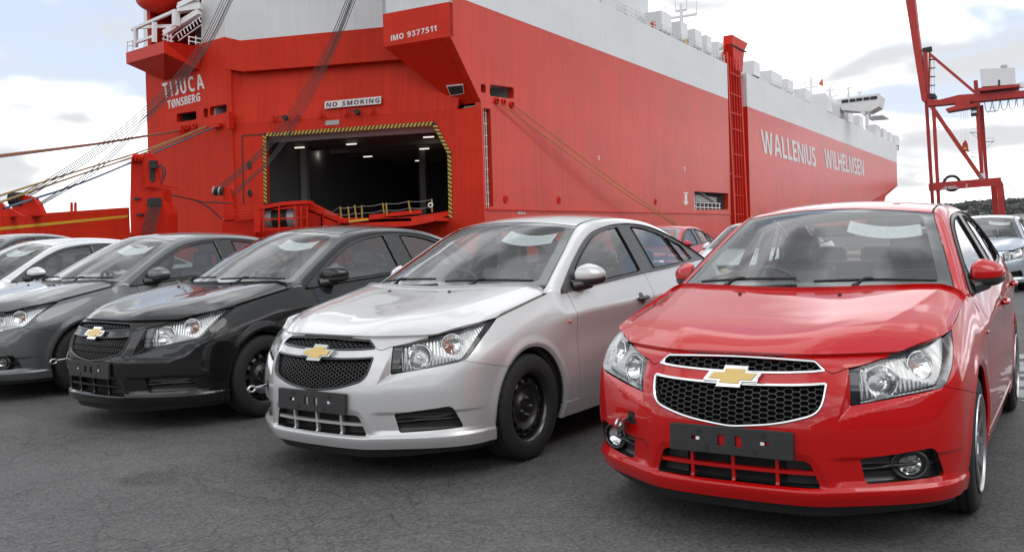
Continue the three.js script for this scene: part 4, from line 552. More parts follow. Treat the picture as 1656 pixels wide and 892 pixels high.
// ------------------------------------------------------------------ far shore: fields and woods on a low ridge
{
  const az = px => Math.atan2(px - CX, FOCAL), dist = 900, nA = 90, nR = 14, a0 = az(1290), a1 = az(2250), pos = [], idx = [], uv = [];
  const crest = a => { const x = (a - a0) / (a1 - a0); return 17 * sstep(0.12, 0.36, x) + 9 * (fbm(a * 22, 1, 4, 3) - 0.35) + 4 * x; };
  const gh = (a, r) => Math.max(-2, crest(a) * Math.sin(clamp(r) * Math.PI * 0.5) * (1 + 0.15 * (fbm(a * 60, r * 5, 3, 8) - 0.5)));
  const gp = (a, r) => { const d = dist + r * 420; return V(Math.sin(a) * d, gh(a, r) - 0.4, -Math.cos(a) * d); };
  for (let i = 0; i <= nA; i++) for (let j = 0; j <= nR; j++) { const p = gp(lerp(a0, a1, i / nA), j / nR); pos.push(p.x, p.y, p.z); uv.push(i / 4, j / 4); }
  for (let i = 0; i < nA; i++) for (let j = 0; j < nR; j++) { const k = i * (nR + 1) + j; idx.push(k, k + nR + 1, k + 1, k + 1, k + nR + 1, k + nR + 2); }
  const fm = dataTex(512, 256, (x, y) => { const f = vnoise(x / 24, y / 10, 4), g = fbm(x / 8, y / 8, 4, 9); const v = 0.20 + 0.07 * f + 0.05 * (g - 0.5); return [255 * Math.pow(v * 1.02, 1 / 2.2), 255 * Math.pow(v, 1 / 2.2), 255 * Math.pow(v * 0.9, 1 / 2.2)]; }, true); fm.repeat.set(0.1, 0.25);  // pale greyed field tones, distance haze mixed into the colour
  setting('far_hill', geo(pos, null, idx, uv), std({ map: fm, roughness: 1 }));
  // woods: clumps of leaf-sized faces, uneven crowns
  srand(991); const tri = []; for (let k = 0; k < 46; k++) { const th = rnd() * 6.283, ph = Math.acos(1 - 1.5 * rnd()), r = 0.65 + 0.45 * rnd(), c = V(Math.sin(ph) * Math.cos(th) * r, Math.cos(ph) * r + 0.25, Math.sin(ph) * Math.sin(th) * r), s = 0.34 + 0.22 * rnd(); const q = () => c.clone().add(V(rnd() - 0.5, rnd() - 0.5, rnd() - 0.5).multiplyScalar(2 * s)); for (const p of [q(), q(), q()]) tri.push(p.x, p.y, p.z); }
  const leaf = new THREE.BufferGeometry(); leaf.setAttribute('position', new THREE.Float32BufferAttribute(tri, 3)); leaf.setAttribute('uv', new THREE.Float32BufferAttribute(new Array(tri.length / 3 * 2).fill(0), 2)); leaf.computeVertexNormals();
  const spots = []; for (let k = 0; k < 9000 && spots.length < 2600; k++) { const a = lerp(a0, a1, rnd()), r = rnd(), n = vnoise(a * 46, r * 5, 12); const band = r > 0.66 || (r > 0.28 && r < 0.36 && n > 0.35) || (r < 0.10 && n > 0.5); if (!band || (r > 0.66 && vnoise(a * 30, 3, 15) < 0.16)) continue; spots.push([a, r]); }
  const im = new THREE.InstancedMesh(leaf, std({ color: lin(0.12, 0.125, 0.115), roughness: 0.95, side: THREE.DoubleSide }), spots.length), m4 = new THREE.Matrix4(), c = new THREE.Color();  // leaf colour greyed and lightened, with distance haze painted in
  spots.forEach(([a, r], i) => { const p = gp(a, r), s = 2.4 + 2.4 * rnd(); m4.compose(p.add(V(0, s * 0.45, 0)), new THREE.Quaternion().setFromAxisAngle(UP, rnd() * 6.28), V(s * (0.9 + rnd() * 0.5), s * (0.8 + 0.5 * rnd()), s)); im.setMatrixAt(i, m4); const v = 0.8 + 0.5 * rnd(); im.setColorAt(i, c.setRGB(v, v, v)); });
  im.name = 'far_wood'; im.userData = { kind: 'stuff', label: 'dark grey-green woods along the ridge of the far hill', category: 'woodland' }; scene.add(im);
}
// ------------------------------------------------------------------ shed added unseen behind the viewer, to darken reflections in bumpers and doors
{
  const o = V(6, 0, 46), sh = thing('added_shed', 'added grey shed behind the viewer, unseen, darkening the car bumpers by its reflection', 'shed', null, o);
  sh.rotation.y = Math.atan2(OUT.x, OUT.z) + Math.PI;
  const wall = std({ color: lin(0.16, 0.165, 0.17), roughness: 0.75 }), door = std({ color: lin(0.10, 0.13, 0.17), roughness: 0.6 }), roof = std({ color: grey(0.22), roughness: 0.8 });
  mesh('wall', box(150, 9, 24, 0, 4.5, -12), wall, sh);
  const p = [V(-76, 9, 1), V(-76, 12.5, -12), V(-76, 9, -25)]; mesh('roof', slab(p, V(152, 0, 0)), roof, sh);
  for (let k = 0; k < 60; k++) mesh('cladding_rib', box(0.5, 8.8, 0.12, -73.75 + k * 2.5, 4.5, 0.06), wall, sh);
  for (let k = 0; k < 7; k++) mesh('sliding_door', box(7, 6, 0.2, -62 + k * 20.5, 3.0, 0.22), door, sh);
}
// ------------------------------------------------------------------ saloon car
// u runs back from the nose, w to the car's left, h up; in the mesh x = w, y = h, z = U0 - u
const U0 = 2.3, WHEEL_U = 0.95, WHEEL_U2 = 3.635, WHEEL_R = 0.3225, ARCH_R = 0.362;
const X = (u, w, h) => [w, h, U0 - u];
const planPts = [[-0.012, 0], [-0.008, 0.15], [0.003, 0.27], [0.024, 0.36], [0.064, 0.44], [0.115, 0.52], [0.20, 0.645], [0.285, 0.745], [0.36, 0.805], [0.45, 0.846], [0.56, 0.868], [0.70, 0.880], [0.95, 0.886], [1.4, 0.886], [2.0, 0.886], [2.6, 0.885], [3.2, 0.880], [3.65, 0.872], [4.0, 0.855], [4.3, 0.80], [4.47, 0.69], [4.55, 0.50], [4.585, 0.25], [4.592, 0]];
const PLAN = (() => {                                        // dense plan outline by arc length
  const all = [...planPts.slice(1, 3).reverse().map(([u, w]) => V(u, -w, 0)), ...planPts.map(([u, w]) => V(u, w, 0)), ...planPts.slice(-3, -1).reverse().map(([u, w]) => V(u, -w, 0))];
  const c = new THREE.CatmullRomCurve3(all, false, 'centripetal'), n = 4000, raw = []; for (let i = 0; i <= n; i++) raw.push(c.getPoint(i / n));
  const st = raw.findIndex(p => p.y >= 0), en = raw.length - 1 - [...raw].reverse().findIndex(p => p.y >= 0), L = [[0, raw[st].x, 0]]; let t = 0;
  for (let i = st + 1; i <= en; i++) { t += Math.hypot(raw[i].x - L[L.length - 1][1], raw[i].y - L[L.length - 1][2]); L.push([t, raw[i].x, raw[i].y]); }
  const N = 2400, T = t, pu = new Float64Array(N + 1), pw = new Float64Array(N + 1); let k = 0;
  for (let i = 0; i <= N; i++) { const q = T * i / N; while (k < L.length - 2 && L[k + 1][0] < q) k++; const f = clamp((q - L[k][0]) / (L[k + 1][0] - L[k][0])); pu[i] = lerp(L[k][1], L[k + 1][1], f); pw[i] = lerp(L[k][2], L[k + 1][2], f); }
  const at = (arr, q) => { const x = clamp(q / T, 0, 1) * N, i = Math.min(N - 1, Math.floor(x)), f = x - i; return lerp(arr[i], arr[i + 1], f); };
  // smoothed direction
  const dir = q => { const a = Math.abs(q), e = 0.012, u1 = at(pu, Math.min(a + e, T)), w1 = at(pw, Math.min(a + e, T)); let u0 = at(pu, Math.abs(a - e)), w0 = at(pw, Math.abs(a - e)); if (a < e) w0 = -w0; const l = Math.hypot(u1 - u0, w1 - w0); return [(u1 - u0) / l, (w1 - w0) / l]; };
  const tOf = (u, w) => { let b = 0, bd = 9; for (let i = 0; i <= N; i++) { const d = (pu[i] - u) ** 2 + (pw[i] - w) ** 2; if (d < bd) bd = d, b = i; } return T * b / N; };
  const tOfU = u => { let b = 0, bd = 9; for (let i = 0; i <= N; i++) if (pw[i] > 0.7 || u < 0.2) { const d = Math.abs(pu[i] - u); if (d < bd) bd = d, b = i; } return T * b / N; };
  return { T, u: q => at(pu, Math.abs(q)), w: q => at(pw, Math.abs(q)) * Math.sign(q || 1), dir, tOf, tOfU };
})();
const tU = PLAN.tOfU;
const Bw = curve1(planPts.slice(0, 12).map(([u, w]) => [w, u]));     // u of the nose outline at half-width w
// lower body section: how far the skin lies inside the plan outline
const leanFront = curve1([[0.16, 0.050], [0.20, 0.030], [0.24, 0.012], [0.30, 0.006], [0.38, 0.0], [0.46, -0.002], [0.52, 0.0], [0.57, 0.008], [0.62, 0.021], [0.67, 0.040], [0.71, 0.062], [0.75, 0.086], [0.77, 0.100], [0.79, 0.118], [0.803, 0.133], [0.83, 0.175], [0.90, 0.29], [1.1, 0.6]]);
const creaseH = curve1([[0.6, 0.70], [1.0, 0.77], [1.4, 0.825], [2.4, 0.862], [3.5, 0.905], [4.4, 0.93]]);
const topH = curve1([[0.50, 0.835], [0.695, 0.873], [1.0, 0.932], [1.227, 0.974], [1.36, 0.995], [1.45, 0.982], [1.6, 0.992], [2.0, 1.016], [2.58, 1.050], [3.42, 1.086], [3.93, 1.104], [4.3, 1.09], [4.6, 1.06]]);
const T_ARCH = tU(WHEEL_U), T_ARCH2 = tU(WHEEL_U2);
function insetSide(u, h) {
  const ht = topH(u), f = sstep(1.05, 1.55, u);
  const x = clamp((h - 0.60) / (ht - 0.60), 0, 1.3), fen = 0.092 * Math.pow(x, 2.3);
  const hc = creaseH(u), up = (h - hc) * 0.088 / (ht - hc), door = smax(up, 0, 0.012) + 0.013 * Math.exp(-(((h - hc + 0.15) / 0.11) ** 2));
  const low = h < 0.46 ? 0.034 * ((0.46 - h) / 0.27) ** 2 : 0;
  return lerp(fen, door, f) + low;
}
function flare(t, h) {                                       // wheel-arch lip
  let o = 0;
  for (const c of [T_ARCH, T_ARCH2]) { const d = Math.hypot(t - c, h - WHEEL_R) - ARCH_R; o += 0.008 * (1 - sstep(0.012, 0.075, d)) - 0.012 * (1 - lstep(0.0, 0.022, d)); }
  return o;
}
const P2 = l => l.map(([u, w, h, r]) => r === undefined ? [PLAN.tOf(u, w), h] : [PLAN.tOf(u, w), h, r]);
// outlines on the skin as (arc length, height)
const HL = roundPoly([...P2([[0.105, 0.504]]).map(p => [p[0], 0.752, 0.008]), [PLAN.tOf(0.20, 0.645), 0.789, 0.06], [PLAN.tOf(0.36, 0.805), 0.8245, 0.05], [tU(0.715), 0.877, 0.01], [tU(0.50), 0.77, 0.10], [PLAN.tOf(0.375, 0.815), 0.668, 0.03], [PLAN.tOf(0.098, 0.496), 0.606, 0.008]], 0.01);
const UG = roundPoly([[-0.418, 0.750, 0.006], [-0.376, 0.788, 0.02], [0, 0.800, 0.3], [0.376, 0.788, 0.02], [0.418, 0.750, 0.006], [0.2, 0.739, 0.1], [0, 0.735, 0.2], [-0.2, 0.739, 0.1]], 0.01);
const LG = roundPoly([[-0.414, 0.700, 0.008], [-0.2, 0.690, 0.1], [0, 0.687, 0.2], [0.2, 0.690, 0.1], [0.414, 0.700, 0.008], [0.374, 0.584, 0.06], [0.2, 0.533, 0.12], [0, 0.511, 0.04], [-0.2, 0.533, 0.12], [-0.374, 0.584, 0.06]], 0.01);
const INT = roundPoly([[-0.325, 0.385, 0.03], [0.325, 0.385, 0.03], [0.372, 0.272, 0.01], [-0.372, 0.272, 0.01]], 0.02);
const FOG = roundPoly([[PLAN.tOf(0.105, 0.51), 0.395, 0.012], [PLAN.tOf(0.30, 0.765), 0.428, 0.03], [PLAN.tOf(0.362, 0.808), 0.300, 0.015], [PLAN.tOf(0.122, 0.53), 0.287, 0.015]], 0.02);
const sHL = sdPoly(HL), sUG = sdPoly(UG), sLG = sdPoly(LG), sINT = sdPoly(INT), sFOG = sdPoly(FOG);
const hoodEdge = curve1([[0, 0.803], [0.30, 0.795], [0.376, 0.789], [0.405, 0.772], [0.425, 0.752], [PLAN.tOf(0.105, 0.504), 0.757], [PLAN.tOf(0.20, 0.645), 0.790], [PLAN.tOf(0.36, 0.805), 0.826], [tU(0.695), 0.873]]);
const BR = { hit: [PLAN.tOf(0.105, 0.504), 0.752], hib: [PLAN.tOf(0.098, 0.496), 0.606], hob: [PLAN.tOf(0.375, 0.815), 0.668], wed: [PLAN.tOf(0.052, 0.438), 0.556] };
const bary = (A, B, C) => { const d = (B[1] - C[1]) * (A[0] - C[0]) + (C[0] - B[0]) * (A[1] - C[1]); return (x, y) => { const a = ((B[1] - C[1]) * (x - C[0]) + (C[0] - B[0]) * (y - C[1])) / d, b = ((C[1] - A[1]) * (x - C[0]) + (A[0] - C[0]) * (y - C[1])) / d; return a >= 0 && b >= 0 && a + b <= 1 ? a : 0; }; };
const brows = [bary(BR.hib, BR.hit, BR.wed), bary(BR.hib, BR.wed, BR.hob), bary(BR.hib, BR.hob, BR.hit)];   // faceted hollow round the lamp's inner lower corner
function skinInset(t, h) {
  const a = Math.abs(t), u = PLAN.u(a), b = sstep(0.72, 1.12, a), bk = sstep(4.55, 5.3, a);
  let i = lerp(leanFront(h), insetSide(u, h), b);
  if (bk > 0) i = lerp(i, 0.02 + 0.10 * clamp((h - 0.5) / 0.6) ** 2 + (h < 0.4 ? 0.04 * ((0.4 - h) / 0.2) ** 2 : 0), bk);
  if (a < 1.5) {
    i += 0.036 * Math.max(brows[0](a, h), brows[1](a, h), brows[2](a, h));
    const fr = 1 - lstep(1.05, 1.25, a);
    i -= 0.016 * (1 - lstep(0.258, 0.276, h)) * fr;                         // lower lip
    i += 0.012 * lstep(0.278, 0.30, h) * (1 - lstep(0.385, 0.402, h)) * lstep(0.40, 0.46, a) * (1 - lstep(0.9, 1.1, a));
    i += 0.012 * (1 - lstep(0, 0.03, Math.max(sINT(t, h), 0))) * lstep(0.255, 0.28, h);
  }
  return i - flare(a, h);
}
const skin = (t, h, off = 0) => { const a = Math.abs(t), u = PLAN.u(a), w = PLAN.w(a), [du, dw] = PLAN.dir(a), i = skinInset(t, h) - off; return X(u + dw * i, (w - du * i) * Math.sign(t || 1), h); };
const skinOff = off => (t, h) => skin(t, h, off);

// bonnet
const hoodProfile = curve1([[0.05, 0.735], [0.09, 0.770], [0.13, 0.803], [0.165, 0.826], [0.22, 0.852], [0.33, 0.886], [0.50, 0.923], [0.66, 0.951], [0.90, 0.994], [1.10, 1.027], [1.30, 1.06]]);
const ridgeW = curve1([[0.10, 0.36], [0.3, 0.47], [0.6, 0.57], [0.9, 0.635], [1.3, 0.70]]);
// the bonnet's nose below its roll is part of the skin; above it a sheet fitted to the edge all round
const lipTop = a => smax(0.803, hoodEdge(a) + 0.0004, 0.006);
const T_TIP = tU(0.695);
const frontEdge = []; for (let t = 0; t <= T_TIP; t += 0.012) { const h = lipTop(t), p = skin(t, h); frontEdge.push([p[0], U0 - p[2], h]); }
const sideEdge = [[0.725, 0.7995], [0.85, 0.802], [1.0, 0.801], [1.15, 0.796], [1.227, 0.786]].map(([u, w]) => { const h = topH(u), p = skin(tU(u), h); return [p[0], u, h]; });
const uniq = frontEdge.filter((p, i) => !i || p[0] > frontEdge[i - 1][0] + 1e-4), wMaxF = frontEdge[frontEdge.length - 1][0], fe1 = curve1(uniq.map(p => [p[0], p[1]]));
const hoodH = (u, w) => {
  const a = Math.abs(w), c = a - ridgeW(u), aw = Math.min(a, wMaxF), dl = fe1(aw) - Bw(aw) - 0.135, v = u - Bw(Math.min(a, 0.86)) - dl * Math.exp(-Math.max(0, u - fe1(aw)) / 0.5) * (1 - sstep(0.66, 0.76, a)), k = 0.028 * sstep(0.06, 0.35, v);
  const edge = Math.max(0.06, 0.80 - ridgeW(u));
  const out = 1 - c / edge, inn = Math.exp(-((c / 0.30) ** 2));
  const s = 0.5 + 0.5 * Math.tanh(c / 0.010);
  return hoodProfile(v) + k * lerp(inn, Math.max(out, -0.6), s);
};
const fe2 = curve1(uniq.map(p => [p[0], p[2] - hoodH(p[1], p[0])]));
const hood1 = (u, w) => { const a = Math.min(Math.abs(w), wMaxF); return hoodH(u, w) + fe2(a) * Math.exp(-Math.max(0, u - fe1(a)) / 0.30); };
const se1 = curve1([[0.60, 0], ...sideEdge.map(p => [p[1], p[2] - hood1(p[1], p[0])]), [1.5, 0]]), se0 = curve1(sideEdge.map(p => [p[1], p[0]]));
const hoodFit = (u, w) => hood1(u, w) + (u > 0.60 ? se1(u) * Math.exp(-Math.max(0, 0.80 - Math.abs(w)) / 0.07) : 0);
const hoodS = (w, u) => X(u, w, hoodFit(u, w));
const hoodOutline = [...frontEdge.map(p => [p[0], p[1]]), ...sideEdge.map(p => [p[0], p[1]]), ...[[1.262, 0.765], [1.262, 0.735], [1.215, 0.66], [1.14, 0.50], [1.085, 0.25], [1.07, 0]].map(([u, w]) => [w, u])];
const sHOOD = sdPoly([...hoodOutline, ...hoodOutline.slice(1, -1).reverse().map(([w, u]) => [-w, u])]);

// greenhouse: inner edge of pillar and roof rail (against glass and roof), outer edge against the side windows
const railI = new THREE.CatmullRomCurve3([[1.27, 0.757, 0.985], [1.371, 0.734, 1.030], [1.72, 0.648, 1.222], [2.093, 0.557, 1.412], [2.30, 0.548, 1.454], [2.60, 0.545, 1.472], [2.90, 0.542, 1.464], [3.20, 0.540, 1.430], [3.45, 0.540, 1.372], [3.75, 0.565, 1.240], [4.05, 0.600, 1.120], [4.2, 0.62, 1.08]].map(p => V(...p)), false, 'centripetal');
const railOuv = new THREE.CatmullRomCurve3([[1.405, 0.972], [1.47, 1.015], [1.75, 1.188], [2.10, 1.352], [2.35, 1.404], [2.6, 1.424], [2.85, 1.420], [3.10, 1.389], [3.4, 1.316], [3.7, 1.208], [3.97, 1.098], [4.1, 1.05]].map(p => V(p[0], p[1], 0)), false, 'centripetal');
const beltW = u => PLAN.w(tU(clamp(u, 1.3, 4.3))) - 0.083 - 0.03 * sstep(3.0, 4.0, u);
const beltWtab = curve1(range(1.3, 4.3, 0.25).map(u => [u, beltW(u)]));
const sideW = (u, h) => { const x = Math.max(0, (h - topH(u)) / (1.43 - topH(u))), hb = topH(u); return beltWtab(u) - 0.46 * (h - hb) - 0.10 * Math.max(0, h - hb) ** 2 - 0.02 * x * 0; };
const railO = q => { const p = railOuv.getPoint(q); return V(p.x, sideW(p.x, p.y), p.y); };
const RI = Array.from({ length: 401 }, (_, i) => railI.getPoint(i / 400)), RO = Array.from({ length: 401 }, (_, i) => railO(i / 400));
const tabAt = (T, q) => { const x = clamp(q) * 400, i = Math.min(399, Math.floor(x)); return T[i].clone().lerp(T[i + 1], x - i); };
const railS = (c, q) => {                                     // c: 0 inner .. 1 outer
  const a = tabAt(RI, q), b = tabAt(RO, q), m = a.clone().lerp(b, 0.5), d = b.clone().sub(a), n = V(0, 0, 0).copy(d).cross(tabAt(RI, Math.min(1, q + 0.02)).sub(tabAt(RI, Math.max(0, q - 0.02)))).normalize();
  const out = n.y * 0.5 + n.y + (n.z > 0 ? 0 : 0) >= 0 ? n : n.negate(); const k = 0.24 * d.length() * sstep(0, 0.06, q);
  m.addScaledVector(out, k); const p = a.multiplyScalar((1 - c) ** 2).addScaledVector(m, 2 * c * (1 - c)).addScaledVector(b, c * c); return X(p.x, p.y, p.z);
};
const iq = u => { let lo = 0, hi = 1; for (let k = 0; k < 40; k++) { const m = (lo + hi) / 2; tabAt(RI, m).x < u ? lo = m : hi = m; } return lo; };
const Q1 = iq(1.371), Q2 = iq(2.093), Q3 = iq(3.36), Q4 = iq(4.02);
const crossS = (du, dh) => (p, q) => { const e = tabAt(RI, q), k = 1 - p * p; return X(e.x + du(q) * k, e.y * p, e.z + dh(q) * k); };
const mid3 = (a, b, f) => curve1(a.map((q, i) => [q, f[i]]));
const duC = curve1([[0, -0.26], [Q1, -0.255], [(Q1 + Q2) / 2, -0.185], [Q2, -0.115], [iq(2.6), 0], [Q3, 0.09], [Q4, 0.12], [1, 0.12]]);
const dhC = curve1([[0, 0.01], [Q1, 0.012], [(Q1 + Q2) / 2, 0.040], [Q2, 0.046], [iq(2.6), 0.044], [Q3, 0.044], [Q4, 0.02], [1, 0.02]]);
const topS = crossS(duC, dhC);

// side windows in (u,h)
const winF = roundPoly([[1.69, 1.015, 0.01], [1.70, 1.115, 0.03], [1.87, 1.212, 0.2], [2.12, 1.330, 0.2], [2.35, 1.380, 0.1], [2.545, 1.398, 0.01], [2.59, 1.066, 0.01]], 0.01);
const winR = roundPoly([[2.765, 1.402, 0.01], [2.90, 1.394, 0.1], [3.08, 1.366, 0.1], [3.255, 1.322, 0.01], [3.40, 1.101, 0.01], [2.825, 1.076, 0.01]], 0.01);
const winQ = roundPoly([[3.285, 1.310, 0.008], [3.53, 1.233, 0.02], [3.63, 1.118, 0.01], [3.435, 1.104, 0.008]], 0.01);
const sWF = sdPoly(winF), sWR = sdPoly(winR), sWQ = sdPoly(winQ);
const outlineO = sdPoly([...Array.from({ length: 61 }, (_, i) => { const p = railOuv.getPoint(i / 60); return [p.x, p.y]; }), [4.1, 0.9], [1.40, 0.9]]);
const sideS = (u, h) => X(u, sideW(u, h), h);
// ------------------------------------------------------------------ car materials shared by all cars
const mBlack = std({ color: grey(0.012), roughness: 0.62 });
const mTrim = phys({ color: grey(0.014), roughness: 0.38, clearcoat: 0.35, clearcoatRoughness: 0.25 });
const mGloss = phys({ color: grey(0.012), roughness: 0.18, clearcoat: 0.6, clearcoatRoughness: 0.05 });
const mUnder = std({ color: grey(0.010), roughness: 0.9 });
const mChrome = std({ color: grey(0.80), metalness: 1, roughness: 0.09 });
const mSatin = std({ color: grey(0.62), metalness: 1, roughness: 0.28 });
const mBezel = std({ color: grey(0.40), metalness: 1, roughness: 0.24 });
const mGold = phys({ color: lin(0.62, 0.43, 0.13), metalness: 0.35, roughness: 0.38, clearcoat: 0.6, clearcoatRoughness: 0.1 });
const mGlass = phys({ color: lin(0.84, 0.87, 0.86), transmission: 1, thickness: 0, roughness: 0, ior: 1.56 });
const mSideGlass = phys({ color: lin(0.52, 0.56, 0.56), transmission: 1, thickness: 0, roughness: 0, ior: 2.0 });
const mLens = phys({ color: lin(0.95, 0.96, 0.96), transmission: 1, thickness: 0, roughness: 0.0, ior: 1.45 });
const mAmber = phys({ color: lin(0.50, 0.12, 0.02), roughness: 0.25, clearcoat: 1 });
const mTyre = std({ color: grey(0.012), roughness: 0.78 });
const mSteel = phys({ color: grey(0.008), roughness: 0.42, clearcoat: 0.25, clearcoatRoughness: 0.2 });
const mRimGloss = phys({ color: grey(0.012), roughness: 0.25, clearcoat: 1, clearcoatRoughness: 0.08 });
const mAlloy = std({ color: grey(0.55), metalness: 1, roughness: 0.30 });
const mSeat = phys({ color: grey(0.085), roughness: 0.7, clearcoat: 0.8, clearcoatRoughness: 0.18 });
const mFilm = phys({ color: grey(0.9), transmission: 0.9, thickness: 0, roughness: 0.12, ior: 1.4 });
const mCabin = std({ color: grey(0.035), roughness: 0.8 });
const mPlate = std({ color: grey(0.018), roughness: 0.55 });
const mWhite = std({ color: grey(0.75), roughness: 0.6 });

const wallStrip = (poly, o0, o1, S = skin) => { const pos = [], idx = [], n = poly.length; for (let i = 0; i <= n; i++) { const [a, b] = poly[i % n]; pos.push(...S(a, b, o0), ...S(a, b, o1)); } for (let i = 0; i < n; i++) idx.push(i * 2, i * 2 + 1, i * 2 + 2, i * 2 + 1, i * 2 + 3, i * 2 + 2); return flatN(geo(pos, null, idx)); };
// raised ribbon along a closed outline on the skin
const ribbon = (poly, wid, hgt, off = 0, dense = 0.012) => {
  const pts = []; for (let i = 0; i < poly.length; i++) { const a = poly[i], b = poly[(i + 1) % poly.length], n = Math.max(1, Math.round(Math.hypot(b[0] - a[0], b[1] - a[1]) / dense)); for (let k = 0; k < n; k++) pts.push([lerp(a[0], b[0], k / n), lerp(a[1], b[1], k / n)]); }
  const N = pts.length, pos = [], idx = [], prof = [[-wid * 0.5, -0.012], [-wid * 0.42, hgt * 0.6], [-wid * 0.15, hgt], [wid * 0.15, hgt], [wid * 0.42, hgt * 0.6], [wid * 0.5, -0.012]], M = prof.length;
  for (let i = 0; i < N; i++) { const a = pts[(i + N - 1) % N], b = pts[(i + 1) % N], l = Math.hypot(b[0] - a[0], b[1] - a[1]) || 1, nx = -(b[1] - a[1]) / l, ny = (b[0] - a[0]) / l; for (const [s, z] of prof) pos.push(...skin(pts[i][0] + nx * s, pts[i][1] + ny * s, off + z)); }
  for (let i = 0; i < N; i++) for (let k = 0; k < M - 1; k++) { const a = i * M + k, b = ((i + 1) % N) * M + k; idx.push(a, a + 1, b, a + 1, b + 1, b); }
  const g = geo(pos, null, idx); return g;
};
const hexGrille = (sdf, box4, off, depth, px = 0.0345, py = 0.0225, th = 0.0030) => {
  const pos = [], idx = [], done = new Set(), [t0, t1, h0, h1] = box4, vert = (c, r) => [c * px, r * py + (c & 1 ? py / 2 : 0)];
  const seg = (a, b) => {
    const k = [a, b].map(p => p.map(x => Math.round(x * 5000)).join()).sort().join('|'); if (done.has(k)) return; done.add(k);
    if (sdf((a[0] + b[0]) / 2, (a[1] + b[1]) / 2) > 0.004) return;
    const l = Math.hypot(b[0] - a[0], b[1] - a[1]), nx = -(b[1] - a[1]) / l * th / 2, ny = (b[0] - a[0]) / l * th / 2, o = pos.length / 3;
    for (const [p, s] of [[a, 1], [b, 1], [b, -1], [a, -1]]) for (const z of [off, off - depth]) pos.push(...skin(p[0] + nx * s, p[1] + ny * s, z));
    idx.push(o, o + 2, o + 4, o, o + 4, o + 6, o, o + 1, o + 2, o + 1, o + 3, o + 2, o + 4, o + 5, o + 6, o + 5, o + 7, o + 6);
  };
  for (let c = Math.floor(t0 / px) - 1; c <= t1 / px + 1; c++) for (let r = Math.floor(h0 / py) - 1; r <= h1 / py + 1; r++) {
    const [x, y] = vert(c, r), a = px * 0.36, q = [[x - a - px * 0.28, y], [x - a, y + py / 2], [x + a, y + py / 2], [x + a + px * 0.28, y], [x + a, y - py / 2], [x - a, y - py / 2]];
    for (let k = 0; k < 6; k++) seg(q[k], q[(k + 1) % 6]);
  }
  return flatN(geo(pos, null, idx));
};
const bowl = (c, dir, r, depth, flutes = 0) => {
  const p = []; for (let i = 0; i <= 8; i++) { const x = i / 8; p.push(new THREE.Vector2(0.004 + r * x, -depth * (1 - x * x))); }
  const g = new THREE.LatheGeometry(p, 40); if (flutes) { const a = g.attributes.position; for (let i = 0; i < a.count; i++) { const x = a.getX(i), z = a.getZ(i), rr = Math.hypot(x, z), th = Math.atan2(z, x); a.setY(i, a.getY(i) + 0.0022 * Math.sin(th * flutes) * clamp(rr / r)); } g.computeVertexNormals(); }
  g.applyQuaternion(new THREE.Quaternion().setFromUnitVectors(V(0, 1, 0), dir)); return g.translate(...c);
};
const ell = (cx, cy, cz, rx, ry, rz, seg = 18) => new THREE.SphereGeometry(1, seg, Math.round(seg * 0.7)).scale(rx, ry, rz).translate(cx, cy, cz);

